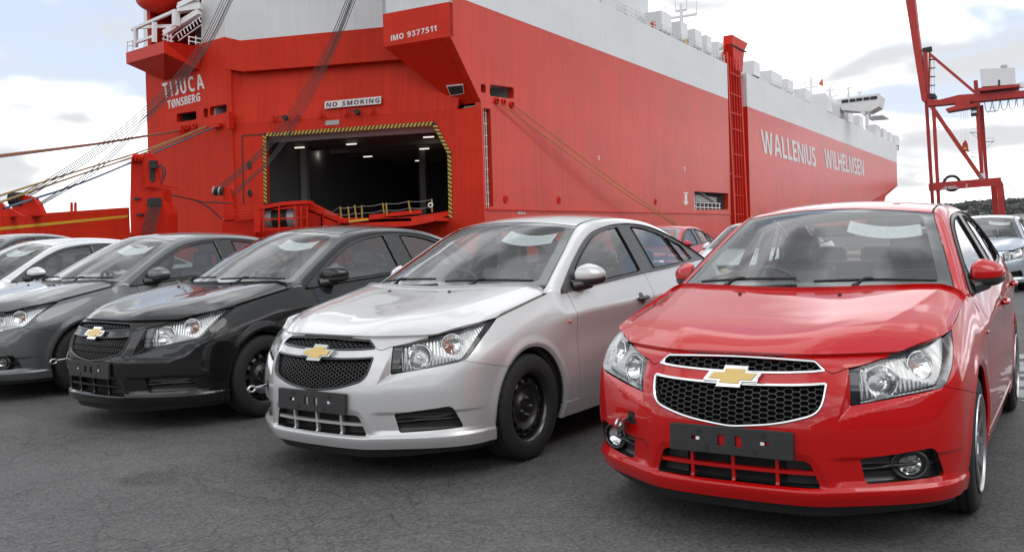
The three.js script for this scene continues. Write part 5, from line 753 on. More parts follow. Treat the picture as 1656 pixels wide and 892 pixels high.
const carGeo = {};
function carGeometry(res) {
  const key = `${res}`; if (carGeo[key]) return carGeo[key];
  const G = {}, F = 0.008 * res, Cs = 0.022 * res, gap = 0.0026, lodFar = res > 2;
  const tIn = PLAN.tOf(0.105, 0.504), tHob = PLAN.tOf(0.375, 0.815), tEnd = T_ARCH - 0.20, tDoor = tU(1.50), tDoor2 = tU(2.655), tDoor3 = tU(3.60);
  const hs = [...range(0.125, 0.24, F * 1.4), ...range(0.24, 0.86, F).slice(1), ...range(0.86, 1.15, F * 1.5).slice(1)];
  const seamH = a => lerp(0.668, 0.597, lstep(tHob, T_ARCH - 0.25, a));
  const arch = (a, h, c) => ARCH_R - Math.hypot(a - c, h - WHEEL_R);
  const topLim = a => a < tIn + 0.004 ? hoodEdge(a) - gap : a < tHob ? 0.70 : seamH(a) - gap;
  // bumper
  const aHalf = range(0, 1.30, F), aFull = [...aHalf.slice(1).reverse().map(x => -x), ...aHalf];
  const holes = (a, t, h) => Math.max(-sHL(a, h) + 0.002, -sUG(t, h), -sLG(t, h), -sINT(t, h), -sFOG(a, h));
  G.bumper = panel({ S: skin, as: aFull, bs: hs, flange: 0.016, sdf: (t, h) => { const a = Math.abs(t); return Math.max(0.196 - h, h - topLim(a), arch(a, h, T_ARCH), a - tEnd - 0.1, holes(a, t, h)); } });
  G.airDam = panel({ S: skinOff(-0.028), as: aFull, bs: range(0.125, 0.235, F * 1.5), flange: 0.02, sdf: (t, h) => Math.max(0.142 + 0.02 * sstep(0.45, 0.9, Math.abs(t)) - h, Math.abs(t) - tEnd - 0.02, arch(Math.abs(t), h, T_ARCH)) });
  // grilles
  G.back = panel({ S: skinOff(-0.075), as: range(-0.46, 0.46, 0.03), bs: range(0.23, 0.80, 0.03), sdf: (t, h) => h - 0.795 });
  G.upperMesh = lodFar ? null : hexGrille(sUG, [-0.42, 0.42, 0.735, 0.80], -0.018, 0.03);
  G.lowerMesh = lodFar ? null : hexGrille(sLG, [-0.42, 0.42, 0.51, 0.70], -0.020, 0.03);
  G.upperMeshFine = lodFar ? null : hexGrille(sUG, [-0.42, 0.42, 0.735, 0.80], -0.018, 0.03, 0.0205, 0.0215, 0.0032);
  G.lowerMeshFine = lodFar ? null : hexGrille(sLG, [-0.42, 0.42, 0.51, 0.70], -0.020, 0.03, 0.0205, 0.0215, 0.0032);
  G.upperRing = ribbon(UG, 0.013, 0.006, -0.001); G.lowerRing = ribbon(LG, 0.014, 0.007, -0.001);
  G.upperWall = wallStrip(UG, 0, -0.075); G.lowerWall = wallStrip(LG, 0, -0.075);
  G.intakeWall = wallStrip(INT, 0, -0.07);
  const barH = panel({ S: skinOff(-0.006), as: range(-0.36, 0.36, F * 1.5), bs: range(0.318, 0.342, 0.006), flange: 0.025, sdf: (t, h) => Math.max(Math.abs(h - 0.331) - 0.0075, sINT(t, h) - 0.004) });
  const barV = [-0.19, 0, 0.19].map(c => panel({ S: skinOff(-0.012), as: range(c - 0.015, c + 0.015, 0.005), bs: range(0.26, 0.40, 0.01), flange: 0.02, sdf: (t, h) => Math.max(Math.abs(t - c) - 0.0075, sINT(t, h) - 0.004) }));
  G.intakeBars = merge([barH, ...barV]);
  G.intakeFlaps = [[-1, -1], [-1, 1], [1, -1], [1, 1]].map(([sa, sb]) => panel({ S: skinOff(-0.045), as: range(-0.37, 0.37, 0.02), bs: range(0.265, 0.39, 0.01), flange: 0.01, sdf: (t, h) => Math.max(sINT(t, h) - 0.004, 0.225 - t * sa, Math.abs((h - 0.331) * sb - 0.03) - 0.022) }));
  // number-plate carrier
  { const s = new THREE.Shape(); const r = roundPoly([[-0.268, -0.056], [0.268, -0.056], [0.268, 0.056], [-0.268, 0.056]], 0.006); r.forEach(([x, y], i) => i ? s.lineTo(x, y) : s.moveTo(x, y)); const hole = (x, y, w, h) => { const q = roundPoly([[x - w, y - h], [x + w, y - h], [x + w, y + h], [x - w, y + h]], 0.006), p = new THREE.Path(); q.reverse().forEach(([a, b], i) => i ? p.lineTo(a, b) : p.moveTo(a, b)); s.holes.push(p); };
    hole(-0.038, 0, 0.017, 0.026); hole(0.038, 0, 0.017, 0.026); hole(-0.155, 0.002, 0.018, 0.011); hole(0.155, 0.002, 0.018, 0.011);
    const e = new THREE.ExtrudeGeometry(s, { depth: 0.012, bevelEnabled: true, bevelThickness: 0.003, bevelSize: 0.003, bevelSegments: 2, curveSegments: 6 });
    const at = g => g.rotateX(-0.05).translate(0, 0.4485, U0 + 0.012);
    G.plate = at(e);
    G.plateScrews = [[-0.143, 0.036], [0.143, 0.036], [-0.105, -0.036], [0.105, -0.036]].map(([x, y]) => at(new THREE.CylinderGeometry(0.011, 0.012, 0.006, 12).rotateX(Math.PI / 2).translate(x, y, 0.016)));
    G.plateClips = [[-0.142, 0.002], [0.142, 0.002]].map(([x, y]) => at(box(0.016, 0.013, 0.004, x, y, 0.0135))); }
  // emblem
  { const pt = [[-0.128, -0.021], [-0.060, -0.023], [-0.067, -0.049], [0.037, -0.049], [0.044, -0.023], [0.104, -0.021], [0.128, 0.021], [0.060, 0.023], [0.067, 0.049], [-0.037, 0.049], [-0.044, 0.023], [-0.104, 0.021]];
    const sh = k => { const s = new THREE.Shape(); pt.forEach(([x, y], i) => { const X1 = x * k[0], Y1 = y * k[1]; i ? s.lineTo(X1, Y1) : s.moveTo(X1, Y1); }); return s; };
    const lean = -0.50, at = (g, o) => g.translate(0, 0, o).rotateX(lean).translate(0, 0.713, U0 - 0.046);
    G.emblemFrame = at(new THREE.ExtrudeGeometry(sh([1, 1]), { depth: 0.010, bevelEnabled: true, bevelThickness: 0.004, bevelSize: 0.002, bevelSegments: 2 }), 0);
    G.emblemFace = at(new THREE.ExtrudeGeometry(sh([0.82, 0.66]), { depth: 0.004, bevelEnabled: true, bevelThickness: 0.002, bevelSize: 0.001, bevelSegments: 2 }), 0.0125); }
  // tow eye on the car's right
  { const p = skin(-0.545, 0.485), q = V(p[0] - 0.012, p[1], p[2]); const ring = new THREE.TorusGeometry(0.020, 0.0062, 8, 20).rotateY(Math.PI / 2).scale(1, 0.85, 1.35).translate(q.x, q.y - 0.006, q.z + 0.115);
    G.towEye = merge([rodBetween(V(q.x, q.y, q.z - 0.05), V(q.x, q.y - 0.004, q.z + 0.09), 0.0085, 10), ring]);
    const hp = roundPoly([[-0.575, 0.457], [-0.505, 0.457], [-0.515, 0.515], [-0.57, 0.515]], 0.008); G.towHole = merge([panel({ S: skinOff(0.0012), as: range(-0.585, -0.495, 0.006), bs: range(0.45, 0.52, 0.006), sdf: sdPoly(hp) })]); }
  // front lamp (left), mirrored for the right
  const hlA = range(tIn - 0.04, tU(0.76), F), hlH = range(0.58, 0.90, F);
  const mT = PLAN.tOf(0.19, 0.625), iT = PLAN.tOf(0.335, 0.79), mainC = skin(mT, 0.690, -0.05), indC = skin(iT, 0.752, -0.040);
  const cm = (a, h) => Math.hypot(a - mT, (h - 0.690) * 1.02) - 0.068, ci = (a, h) => Math.hypot((a - iT) * 0.85, h - 0.752) - 0.056;
  G.lens = panel({ S: skin, as: hlA, bs: hlH, sdf: (a, h) => sHL(a, h) + 0.003 });
  G.lampWall = wallStrip(HL.map(([a, h]) => [a, h]), -0.001, -0.10);
  G.lampBack = panel({ S: skinOff(-0.10), as: hlA, bs: hlH, sdf: (a, h) => sHL(a, h) - 0.002 });
  G.lampBezel = panel({ S: (a, h) => skin(a, h, -0.042 - 0.0022 * Math.sin(a * 285) * sstep(0.0, 0.05, -sHL(a, h) + 0.02)), as: lodFar ? hlA : range(tIn - 0.02, tU(0.74), 0.005), bs: hlH, flange: 0.012, sdf: (a, h) => Math.max(sHL(a, h) + 0.004, -cm(a, h), -ci(a, h), tIn + 0.045 - a) });
  G.lampInner = panel({ S: skinOff(-0.016), as: hlA, bs: hlH, flange: 0.03, sdf: (a, h) => Math.max(sHL(a, h) + 0.003, a - tIn - 0.026 - (h - 0.62) * 0.2) });
  G.lampTrim = panel({ S: skinOff(-0.022), as: hlA, bs: hlH, flange: 0.02, sdf: (a, h) => Math.max(sHL(a, h) + 0.003, h - 0.612 - (a - tIn) * 0.135, tIn + 0.03 - a) });
  const d1 = V(0.42, 0.10, 0.90).normalize(), d2 = V(0.66, 0.16, 0.73).normalize();
  G.lampBowl = bowl(mainC, d1, 0.074, 0.060, 16); G.indBowl = bowl(indC, d2, 0.060, 0.035, 14);
  G.lampBulb = merge([ell(mainC[0], mainC[1], mainC[2] + 0.002, 0.012, 0.012, 0.02), new THREE.TorusGeometry(0.068, 0.0035, 8, 36).applyQuaternion(new THREE.Quaternion().setFromUnitVectors(V(0, 0, 1), d1)).translate(...mainC), new THREE.TorusGeometry(0.057, 0.003, 8, 30).applyQuaternion(new THREE.Quaternion().setFromUnitVectors(V(0, 0, 1), d2)).translate(...indC)]);
  G.indBulb = ell(indC[0] - 0.012, indC[1] - 0.006, indC[2] - 0.012, 0.009, 0.009, 0.014);
  const hb = skin(PLAN.tOf(0.13, 0.545), 0.665, -0.05); G.highBowl = bowl(hb, V(0.3, 0.05, 0.95).normalize(), 0.030, 0.02, 0);
  // fog recess
  const fa = range(PLAN.tOf(0.09, 0.48), PLAN.tOf(0.40, 0.84), F), fh = range(0.27, 0.44, F);
  const fT = PLAN.tOf(0.235, 0.69), rib = (a, h) => Math.abs(h - 0.352 - (a - 0.8) * 0.03) - 0.004;
  const fogS = (a, h) => skin(a, h, -0.040 + 0.020 * (1 - lstep(0.0, 0.010, Math.max(rib(a, h), 0))) + 0.006 * lstep(0.31, 0.29, h));
  G.fogBack = panel({ S: fogS, as: fa, bs: fh, sdf: (a, h) => sFOG(a, h) - 0.003 }); G.fogWall = wallStrip(FOG, 0, -0.055);
  { const c = skin(fT, 0.357, -0.014), dv = V(0.36, 0, 0.93).normalize(), qd = new THREE.Quaternion().setFromUnitVectors(V(0, 0, 1), dv), qy = new THREE.Quaternion().setFromUnitVectors(V(0, 1, 0), dv);
    G.fogRing = merge([new THREE.TorusGeometry(0.062, 0.008, 10, 36).scale(1.12, 0.92, 1).applyQuaternion(qd).translate(...c), new THREE.CylinderGeometry(0.062, 0.066, 0.05, 32, 1, true).scale(1.12, 1, 0.92).applyQuaternion(qy).translate(c[0] - dv.x * 0.025, c[1], c[2] - dv.z * 0.025), new THREE.RingGeometry(0.036, 0.066, 32).scale(1.1, 0.93, 1).applyQuaternion(qd).translate(c[0] - dv.x * 0.008, c[1], c[2] - dv.z * 0.008)]);
    G.fogBowl = bowl([c[0], c[1], c[2]], dv, 0.040, 0.03, 9); G.fogLens = new THREE.SphereGeometry(0.07, 24, 8, 0, 6.2832, 0, 0.62).translate(0, -0.056, 0).applyQuaternion(qy).translate(...c); }
  // bonnet
  G.hood = panel({ S: hoodS, as: range(-0.83, 0.83, F * 1.25), bs: range(0.05, 1.29, F * 1.25), flange: 0.016, flip: true, sdf: (w, u) => sHOOD(w, u) + 0.0016 * sstep(0.60, 0.68, Math.abs(w)) });
  G.hood = merge([G.hood, panel({ S: skin, as: [...range(0, T_TIP, F).slice(1).reverse().map(x => -x), ...range(0, T_TIP, F)], bs: range(0.74, 0.90, F * 0.7), flange: 0.014, sdf: (t, h) => { const a = Math.abs(t); return Math.max(h - lipTop(a) - 0.0005, a - PLAN.tOf(0.222, 0.672), hoodEdge(a) + gap * 0.5 - h, -sUG(t, h)); } })]);
  const nz = [-0.256, 0.256].map(w => { const h = hoodFit(0.955, w); return [ell(w, h + 0.002, U0 - 0.955, 0.010, 0.009, 0.013, 12)]; }); G.nozzle = nz[1][0];
  // front wing (left)
  const aWing = range(tHob - 0.03, tDoor + 0.01, F * 1.4), wingTop = a => a < tU(0.695) ? hoodEdge(a) : topH(PLAN.u(a));
  G.wing = panel({ S: skin, as: aWing, bs: hs, flange: 0.014, sdf: (a, h) => Math.max(arch(a, h, T_ARCH), h - wingTop(a) + gap * 0.5, a < T_ARCH ? seamH(a) - h : 0.285 - h, -sHL(a, h) + 0.002, a - tDoor + gap, tHob - 0.02 - a) });
  // doors, sill, rear quarter
  const aD = (x, y) => range(x, y, Cs);
  const doorSdf = (x, y) => (a, h) => Math.max(x + gap - a, a - y + gap, 0.287 - h, h - topH(PLAN.u(a)) + 0.001, arch(a, h, T_ARCH2) + 0.0);
  G.doorF = panel({ S: skin, as: aD(tDoor - 0.01, tDoor2 + 0.01), bs: hs, flange: 0.012, sdf: doorSdf(tDoor, tDoor2) });
  G.doorR = panel({ S: skin, as: aD(tDoor2 - 0.01, tDoor3 + 0.01), bs: hs, flange: 0.012, sdf: doorSdf(tDoor2, tDoor3) });
  G.sill = panel({ S: skinOff(0.004), as: aD(T_ARCH, T_ARCH2), bs: range(0.17, 0.30, 0.012), flange: 0.02, sdf: (a, h) => Math.max(0.19 - h, h - 0.284, arch(a, h, T_ARCH), arch(a, h, T_ARCH2)) });
  const aR = range(tDoor3, PLAN.T, Cs);
  G.quarter = panel({ S: skin, as: [tDoor3 - 0.02, ...aR], bs: hs, flange: 0.012, sdf: (a, h) => Math.max(tDoor3 + gap - a, 0.22 - h, h - topH(PLAN.u(a)), arch(a, h, T_ARCH2)) });
  G.liner = merge([panel({ S: skinOff(-0.055), as: aD(T_ARCH + 0.02, PLAN.T), bs: range(0.2, 1.1, 0.04), flip: true, sdf: (a, h) => Math.max(h - topH(PLAN.u(a)) + 0.012, arch(a, h, T_ARCH) - 0.02, arch(a, h, T_ARCH2) - 0.02) })]);
  G.well = ([WHEEL_U, WHEEL_U2].map(u => new THREE.CylinderGeometry(ARCH_R + 0.012, ARCH_R + 0.012, 0.30, 40, 1, true, -Math.PI * 0.06, Math.PI * 1.12).rotateZ(Math.PI / 2).translate(0.715, WHEEL_R, U0 - u)));
  G.wellCap = ([WHEEL_U, WHEEL_U2].map(u => new THREE.CircleGeometry(ARCH_R + 0.012, 32).rotateY(Math.PI / 2).translate(0.56, WHEEL_R, U0 - u)));
  G.under = merge([box(1.10, 0.06, 4.1, 0, 0.20, 0), box(1.5, 0.06, 1.9, 0, 0.215, U0 - 2.3), box(0.9, 0.10, 0.6, 0, 0.24, U0 - 0.48), box(1.36, 0.50, 0.03, 0, 0.60, U0 - 1.30), box(1.0, 0.45, 0.5, 0, 0.55, U0 - 0.75)]);
  // greenhouse
  G.rail = panel({ S: railS, as: range(0, 1, 0.14 * Math.sqrt(res)), bs: range(0, 1, 0.008 * res), e: 0.002, flip: false });
  G.roof = panel({ S: topS, as: range(-0.976, 0.976, 0.03 * res), bs: range(Q2 + 0.002, Q3, 0.006 * res), e: 0.002, flip: true });
  G.ditch = panel({ S: (p, q) => { const x = topS(p, q); x[1] -= 0.004; return x; }, as: [0.968, 0.985, 1.0], bs: range(Q2 - 0.004, Q3, 0.02), e: 0.002, flip: true });
  const wsR = (p, q) => { const y = (q - Q1) / (Q2 - Q1), hw = lerp(0.734, 0.557, y), hl = 0.82; return [p * hw, y * hl, hw, hl]; };
  const frit = (p, q) => { const [x, y, hw, hl] = wsR(p, q); const qx = Math.abs(x) - (hw - 0.062) + 0.05, qy = Math.abs(y - hl / 2 - 0.004) - (hl / 2 - 0.052) + 0.05; return Math.hypot(Math.max(qx, 0), Math.max(qy, 0)) + Math.min(Math.max(qx, qy), 0) - 0.05; };
  G.windscreen = panel({ S: topS, as: range(-0.985, 0.985, 0.03 * res), bs: range(Q1, Q2 - 0.001, 0.006 * res), e: 0.002, flip: true });
  G.frit = panel({ S: (p, q) => { const x = topS(p, q); x[1] -= 0.003; x[2] -= 0.003; return x; }, as: range(-0.995, 0.995, 0.012 * res), bs: range(Q1 - 0.003, Q2, 0.003 * res), e: 0.002, flip: true, sdf: (p, q) => -frit(p, q) });
  G.cowl = panel({ S: (p, q) => { const x = topS(p, q); x[1] -= 0.006; return x; }, as: range(-0.99, 0.99, 0.09), bs: range(0, Q1 + 0.002, 0.01), e: 0.002, flip: true });
  G.rearGlass = panel({ S: topS, as: range(-0.985, 0.985, 0.06 * res), bs: range(Q3 + 0.002, Q4, 0.012 * res), e: 0.002, flip: true });
  G.trunk = merge([panel({ S: (p, q) => { const e = tabAt(RI, Q4), x = p, l = Math.sqrt(1 - p * p * 0.02); return X(lerp(e.x + 0.12 * (1 - p * p), 4.53 - 0.20 * p ** 4, q), p * lerp(e.y + 0.07, 0.70, q), 1.115 - 0.05 * q * q + 0.015 * (1 - p * p)); }, as: range(-1, 1, 0.08), bs: range(0, 1, 0.1), e: 0.002, flip: true })]);
  const su = range(1.38, 4.02, 0.012 * res), sh = range(0.94, 1.44, 0.010 * res);
  const trimS = (u, h) => { const d = Math.min(sWF(u, h), sWR(u, h), sWQ(u, h)); return X(u, sideW(u, h) + 0.004 - 0.004 * (1 - lstep(0, 0.01, Math.max(0, d))), h); };
  G.trim = panel({ S: trimS, as: su, bs: sh, flange: 0.01, flip: true, sdf: (u, h) => Math.max(outlineO(u, h), topH(u) - 0.004 - h, -sWF(u, h), -sWR(u, h), -sWQ(u, h)) });
  const gS = (u, h) => X(u, sideW(u, h) - 0.004, h), gl = s => panel({ S: gS, as: range(1.66, 3.66, 0.03 * res), bs: range(1.0, 1.42, 0.02 * res), flip: true, sdf: (u, h) => s(u, h) - 0.004 });
  G.glassF = gl(sWF); G.glassR = gl(sWR); G.glassQ = gl(sWQ);
  // mirror (left)
  const shell = (c, hw, hh, hd, lower) => { const g = new THREE.SphereGeometry(1, lodFar ? 14 : 32, lodFar ? 10 : 22), a = g.attributes.position; for (let i = 0; i < a.count; i++) { let x = a.getX(i), y = a.getY(i), z = a.getZ(i); const sq = (v, e) => Math.sign(v) * Math.pow(Math.abs(v), e); x = sq(x, x < 0 ? 0.42 : 0.70); y = sq(y, 0.72); z = z > 0 ? sq(z, 0.85) : z * 0.25; const tp = 1 - 0.30 * Math.max(x, -0.25) - 0.14 * x * x; const yy = y > 0 ? y * tp : y * (lower ?? 0.72) * (1 - 0.12 * x); a.setXYZ(i, c[0] + x * hw + z * -0.012, c[1] + yy * hh + z * -0.012, c[2] + z * hd - x * 0.040); } g.computeVertexNormals(); return g; };
  const mc = X(1.745, 0.862, 1.078);
  G.mirrorCap = shell(mc, 0.080, 0.073, 0.100, 0.42);
  G.mirrorBase = merge([shell([mc[0] - 0.003, mc[1] - 0.022, mc[2] - 0.003], 0.080, 0.058, 0.098, 0.80), rodBetween(V(0.775, 1.005, U0 - 1.60), V(0.85, 1.022, mc[2] + 0.005), 0.045, 12, 0.034)]);
  G.mirrorGlass = new THREE.CircleGeometry(1, 28).scale(0.068, 0.052, 1).rotateY(Math.PI).translate(mc[0], mc[1] + 0.004, mc[2] - 0.022);
  // handles, side repeater
  const handle = u => { const t = tU(u), h = u < 3 ? 0.872 : 0.924, p = skin(t, h, 0.020), a = V(...skin(t - 0.075, h - 0.004, 0.004)), b = V(...skin(t + 0.07, h + 0.006, 0.004)); return { bar: merge([tube([a, V(...skin(t - 0.055, h - 0.003, 0.026)), V(...p).add(V(0.010, 0.001, 0)), V(...skin(t + 0.055, h + 0.005, 0.026)), b], 0.0125, 18, 8).scale(1, 1, 1)]), cup: panel({ S: skinOff(0.0015), as: range(t - 0.07, t + 0.07, 0.01), bs: range(h - 0.06, h + 0.06, 0.01), sdf: (a2, h2) => Math.hypot((a2 - t), (h2 - h)) - 0.042 }) }; };
  G.handleF = handle(2.45); G.handleR = handle(3.45);
  { const p = skin(tU(1.405), 0.795, 0.003); G.repeater = ell(p[0], p[1], p[2], 0.007, 0.010, 0.022, 14); }
  // wheel, axis along x, outer face at +x
  { const prof = [[0.205, 0.085], [0.216, 0.098], [0.235, 0.104], [0.262, 0.106], [0.285, 0.103], [0.300, 0.098], [0.3115, 0.088], [0.317, 0.076]], tr = []; for (const g of [0.066, 0.030, -0.030, -0.066]) tr.push([0.3205 - Math.abs(g) * 0.02, g + 0.006], [0.312, g + 0.0045], [0.312, g - 0.0045], [0.3205 - Math.abs(g) * 0.02, g - 0.006]);
    const full = [...prof, ...tr, ...prof.slice().reverse().map(([r, x]) => [r, -x])], pts = full.map(([r, x]) => new THREE.Vector2(r, x)); const seg = lodFar ? 40 : 216; const g = new THREE.LatheGeometry(pts, seg), a = g.attributes.position;
    for (let i = 0; i < a.count; i++) { const x = a.getX(i), y = a.getY(i), z = a.getZ(i), r = Math.hypot(x, z), k = Math.round(Math.atan2(z, x) / (2 * Math.PI) * seg); if (r > 0.310 && Math.abs(y) > 0.035 && !lodFar && ((k % 6) + 6) % 6 === 0) { const f = (r - 0.0035) / r; a.setX(i, x * f); a.setZ(i, z * f); } }
    g.computeVertexNormals(); G.tyre = g.rotateZ(-Math.PI / 2);
    const lath = p => new THREE.LatheGeometry(p.map(([r, x]) => new THREE.Vector2(r, x)), 56).rotateZ(-Math.PI / 2);
    const disc = (prof2, sdf, fl = 0.012) => { const c = curve1(prof2); return panel({ S: (th, r) => [c(r), r * Math.cos(th), r * Math.sin(th)], as: range(0, 2 * Math.PI, lodFar ? 0.2 : 0.035), bs: range(prof2[0][0], prof2[prof2.length - 1][0], lodFar ? 0.015 : 0.004), flange: fl, flip: true, sdf }); };
    G.steelBarrel = lath([[0.206, -0.09], [0.190, -0.085], [0.184, 0.02], [0.190, 0.062], [0.197, 0.080], [0.207, 0.086], [0.214, 0.094], [0.219, 0.096], [0.2195, 0.090], [0.212, 0.084]]);
    G.steelDisc = disc([[0.028, 0.052], [0.040, 0.054], [0.060, 0.050], [0.072, 0.040], [0.095, 0.030], [0.115, 0.040], [0.135, 0.058], [0.150, 0.060], [0.170, 0.048], [0.186, 0.030]], (th, r) => { const n = 14, k = Math.round(th / (2 * Math.PI) * n) * 2 * Math.PI / n; return -(Math.hypot((th - k) * r * 0.92, (r - 0.160) * 1.0) - 0.0185); });
    const bolt = (r, x) => Array.from({ length: 5 }, (_, i) => { const a2 = i * 2 * Math.PI / 5 + 0.3; return new THREE.CylinderGeometry(0.0085, 0.0105, 0.026, 6).rotateZ(-Math.PI / 2).translate(x, r * Math.cos(a2), r * Math.sin(a2)); });
    G.bolts = bolt(0.0535, 0.060); G.hub = new THREE.CylinderGeometry(0.026, 0.029, 0.03, 24).rotateZ(-Math.PI / 2).translate(0.045, 0, 0);
    G.alloyBarrel = lath([[0.206, -0.09], [0.195, -0.085], [0.192, 0.02], [0.200, 0.085], [0.210, 0.100], [0.219, 0.112], [0.226, 0.114], [0.2285, 0.104], [0.214, 0.090]]);
    G.alloyDisc = disc([[0.0, 0.072], [0.03, 0.074], [0.06, 0.074], [0.10, 0.084], [0.15, 0.096], [0.19, 0.101], [0.215, 0.103]], (th, r) => { const n = 5, k = 2 * Math.PI / n, d = (th / k - Math.round(th / k)) * k; const sp = Math.min(Math.abs(Math.abs(d) - (0.21 + 0.02 / Math.max(r, 0.05))) * r - lerp(0.020, 0.014, clamp(r / 0.2))); return Math.min(sp, r - 0.062, 0.196 - r); }, 0.02);
    G.brake = merge([new THREE.CylinderGeometry(0.135, 0.135, 0.02, 36).rotateZ(Math.PI / 2).translate(0.0, 0, 0), box(0.06, 0.10, 0.09, 0.0, 0.07, -0.10)]); }
  // cabin
  { const seat = (w, u) => { const b = new RoundedBoxGeometry(0.50, 0.62, 0.15, 3, 0.06).rotateX(-0.22).translate(w, 0.80, U0 - u - 0.06), s = new RoundedBoxGeometry(0.50, 0.16, 0.50, 3, 0.06).translate(w, 0.46, U0 - u + 0.22), hr = new RoundedBoxGeometry(0.27, 0.20, 0.11, 3, 0.05).rotateX(-0.12).translate(w, 1.195, U0 - u - 0.16); const posts = [-0.06, 0.06].map(k => rodBetween(V(w + k, 1.04, U0 - u - 0.13), V(w + k, 1.14, U0 - u - 0.15), 0.008)); return { body: merge([b, s]), head: merge([hr, ...posts]) }; };
    G.seats = [seat(-0.36, 2.42), seat(0.36, 2.42)];
    G.bench = merge([new RoundedBoxGeometry(1.28, 0.62, 0.16, 3, 0.06).rotateX(-0.30).translate(0, 0.80, U0 - 3.32), new RoundedBoxGeometry(1.30, 0.2, 0.55, 3, 0.06).translate(0, 0.47, U0 - 3.05)]);
    G.benchHeads = [-0.36, 0, 0.36].map(w => new RoundedBoxGeometry(0.26, 0.15, 0.10, 3, 0.045).rotateX(-0.2).translate(w, 1.135, U0 - 3.45));
    G.dash = merge([new RoundedBoxGeometry(1.42, 0.22, 0.42, 4, 0.08).rotateX(0.10).translate(0, 0.885, U0 - 1.60), new RoundedBoxGeometry(0.42, 0.10, 0.22, 3, 0.05).translate(-0.36, 0.985, U0 - 1.66), new RoundedBoxGeometry(0.30, 0.5, 0.4, 3, 0.05).translate(0, 0.62, U0 - 1.75), box(1.36, 0.05, 0.40, 0, 0.955, U0 - 1.40)]);
    G.steer = merge([new THREE.TorusGeometry(0.182, 0.016, 10, 40), new RoundedBoxGeometry(0.15, 0.12, 0.05, 3, 0.02), box(0.32, 0.035, 0.02, 0, 0.01, 0), box(0.04, 0.17, 0.02, 0, -0.09, 0)]).rotateX(0.42 + Math.PI).translate(-0.36, 0.945, U0 - 1.93);
    G.rearView = new RoundedBoxGeometry(0.24, 0.065, 0.03, 3, 0.012).translate(0, 1.325, U0 - 2.02);
    G.roofLining = panel({ S: (p, q) => { const x = topS(p, q); x[1] -= 0.035; return x; }, as: range(-0.95, 0.95, 0.1), bs: range(Q2 + 0.01, Q3, 0.03), e: 0.002 });
    G.shelf = box(1.2, 0.03, 0.5, 0, 1.03, U0 - 3.72); G.floor = merge([box(1.4, 0.04, 2.4, 0, 0.30, U0 - 2.5), box(1.3, 0.6, 0.03, 0, 0.75, U0 - 3.55)]);
    G.pillars = ([beam(V(0.72, 0.85, U0 - 2.70), V(0.565, 1.40, U0 - 2.64), 0.05, 0.13, V(1, 0, 0)), beam(V(-0.72, 0.85, U0 - 2.70), V(-0.565, 1.40, U0 - 2.64), 0.05, 0.13, V(1, 0, 0))]); }
  // wipers
  { const blade = (p0, p1, q0, q1, pv) => { const pts = []; for (let i = 0; i <= 6; i++) { const k = i / 6, s = topS(lerp(p0, p1, k), lerp(q0, q1, k)); pts.push(V(s[0], s[1] + 0.016 + 0.006 * Math.sin(k * Math.PI), s[2] + 0.012)); } const m = pts[3], a = topS(...pv), b = V(a[0], a[1] + 0.004, a[2] + 0.01); return merge([tube(pts, 0.0075, 24, 6), tube([b, b.clone().lerp(m, 0.5).add(V(0, 0.018, 0.008)), m.clone().add(V(0, 0.006, 0.003))], 0.009, 12, 6), ell(b.x, b.y, b.z, 0.02, 0.015, 0.02, 10)]); };
    const y = k => Q1 + (Q2 - Q1) * k;
    G.wipers = [blade(-0.02, -0.80, y(0.075), y(0.030), [-0.55, y(0.0)]), blade(0.90, 0.12, y(0.05), y(0.035), [0.40, y(0.0)])]; }
  return carGeo[key] = G;
}
const paintOf = (c, o = {}) => phys({ color: c, roughness: 0.42, metalness: 0.0, specularIntensity: 0.15, clearcoat: 1, clearcoatRoughness: 0.025, ...o });

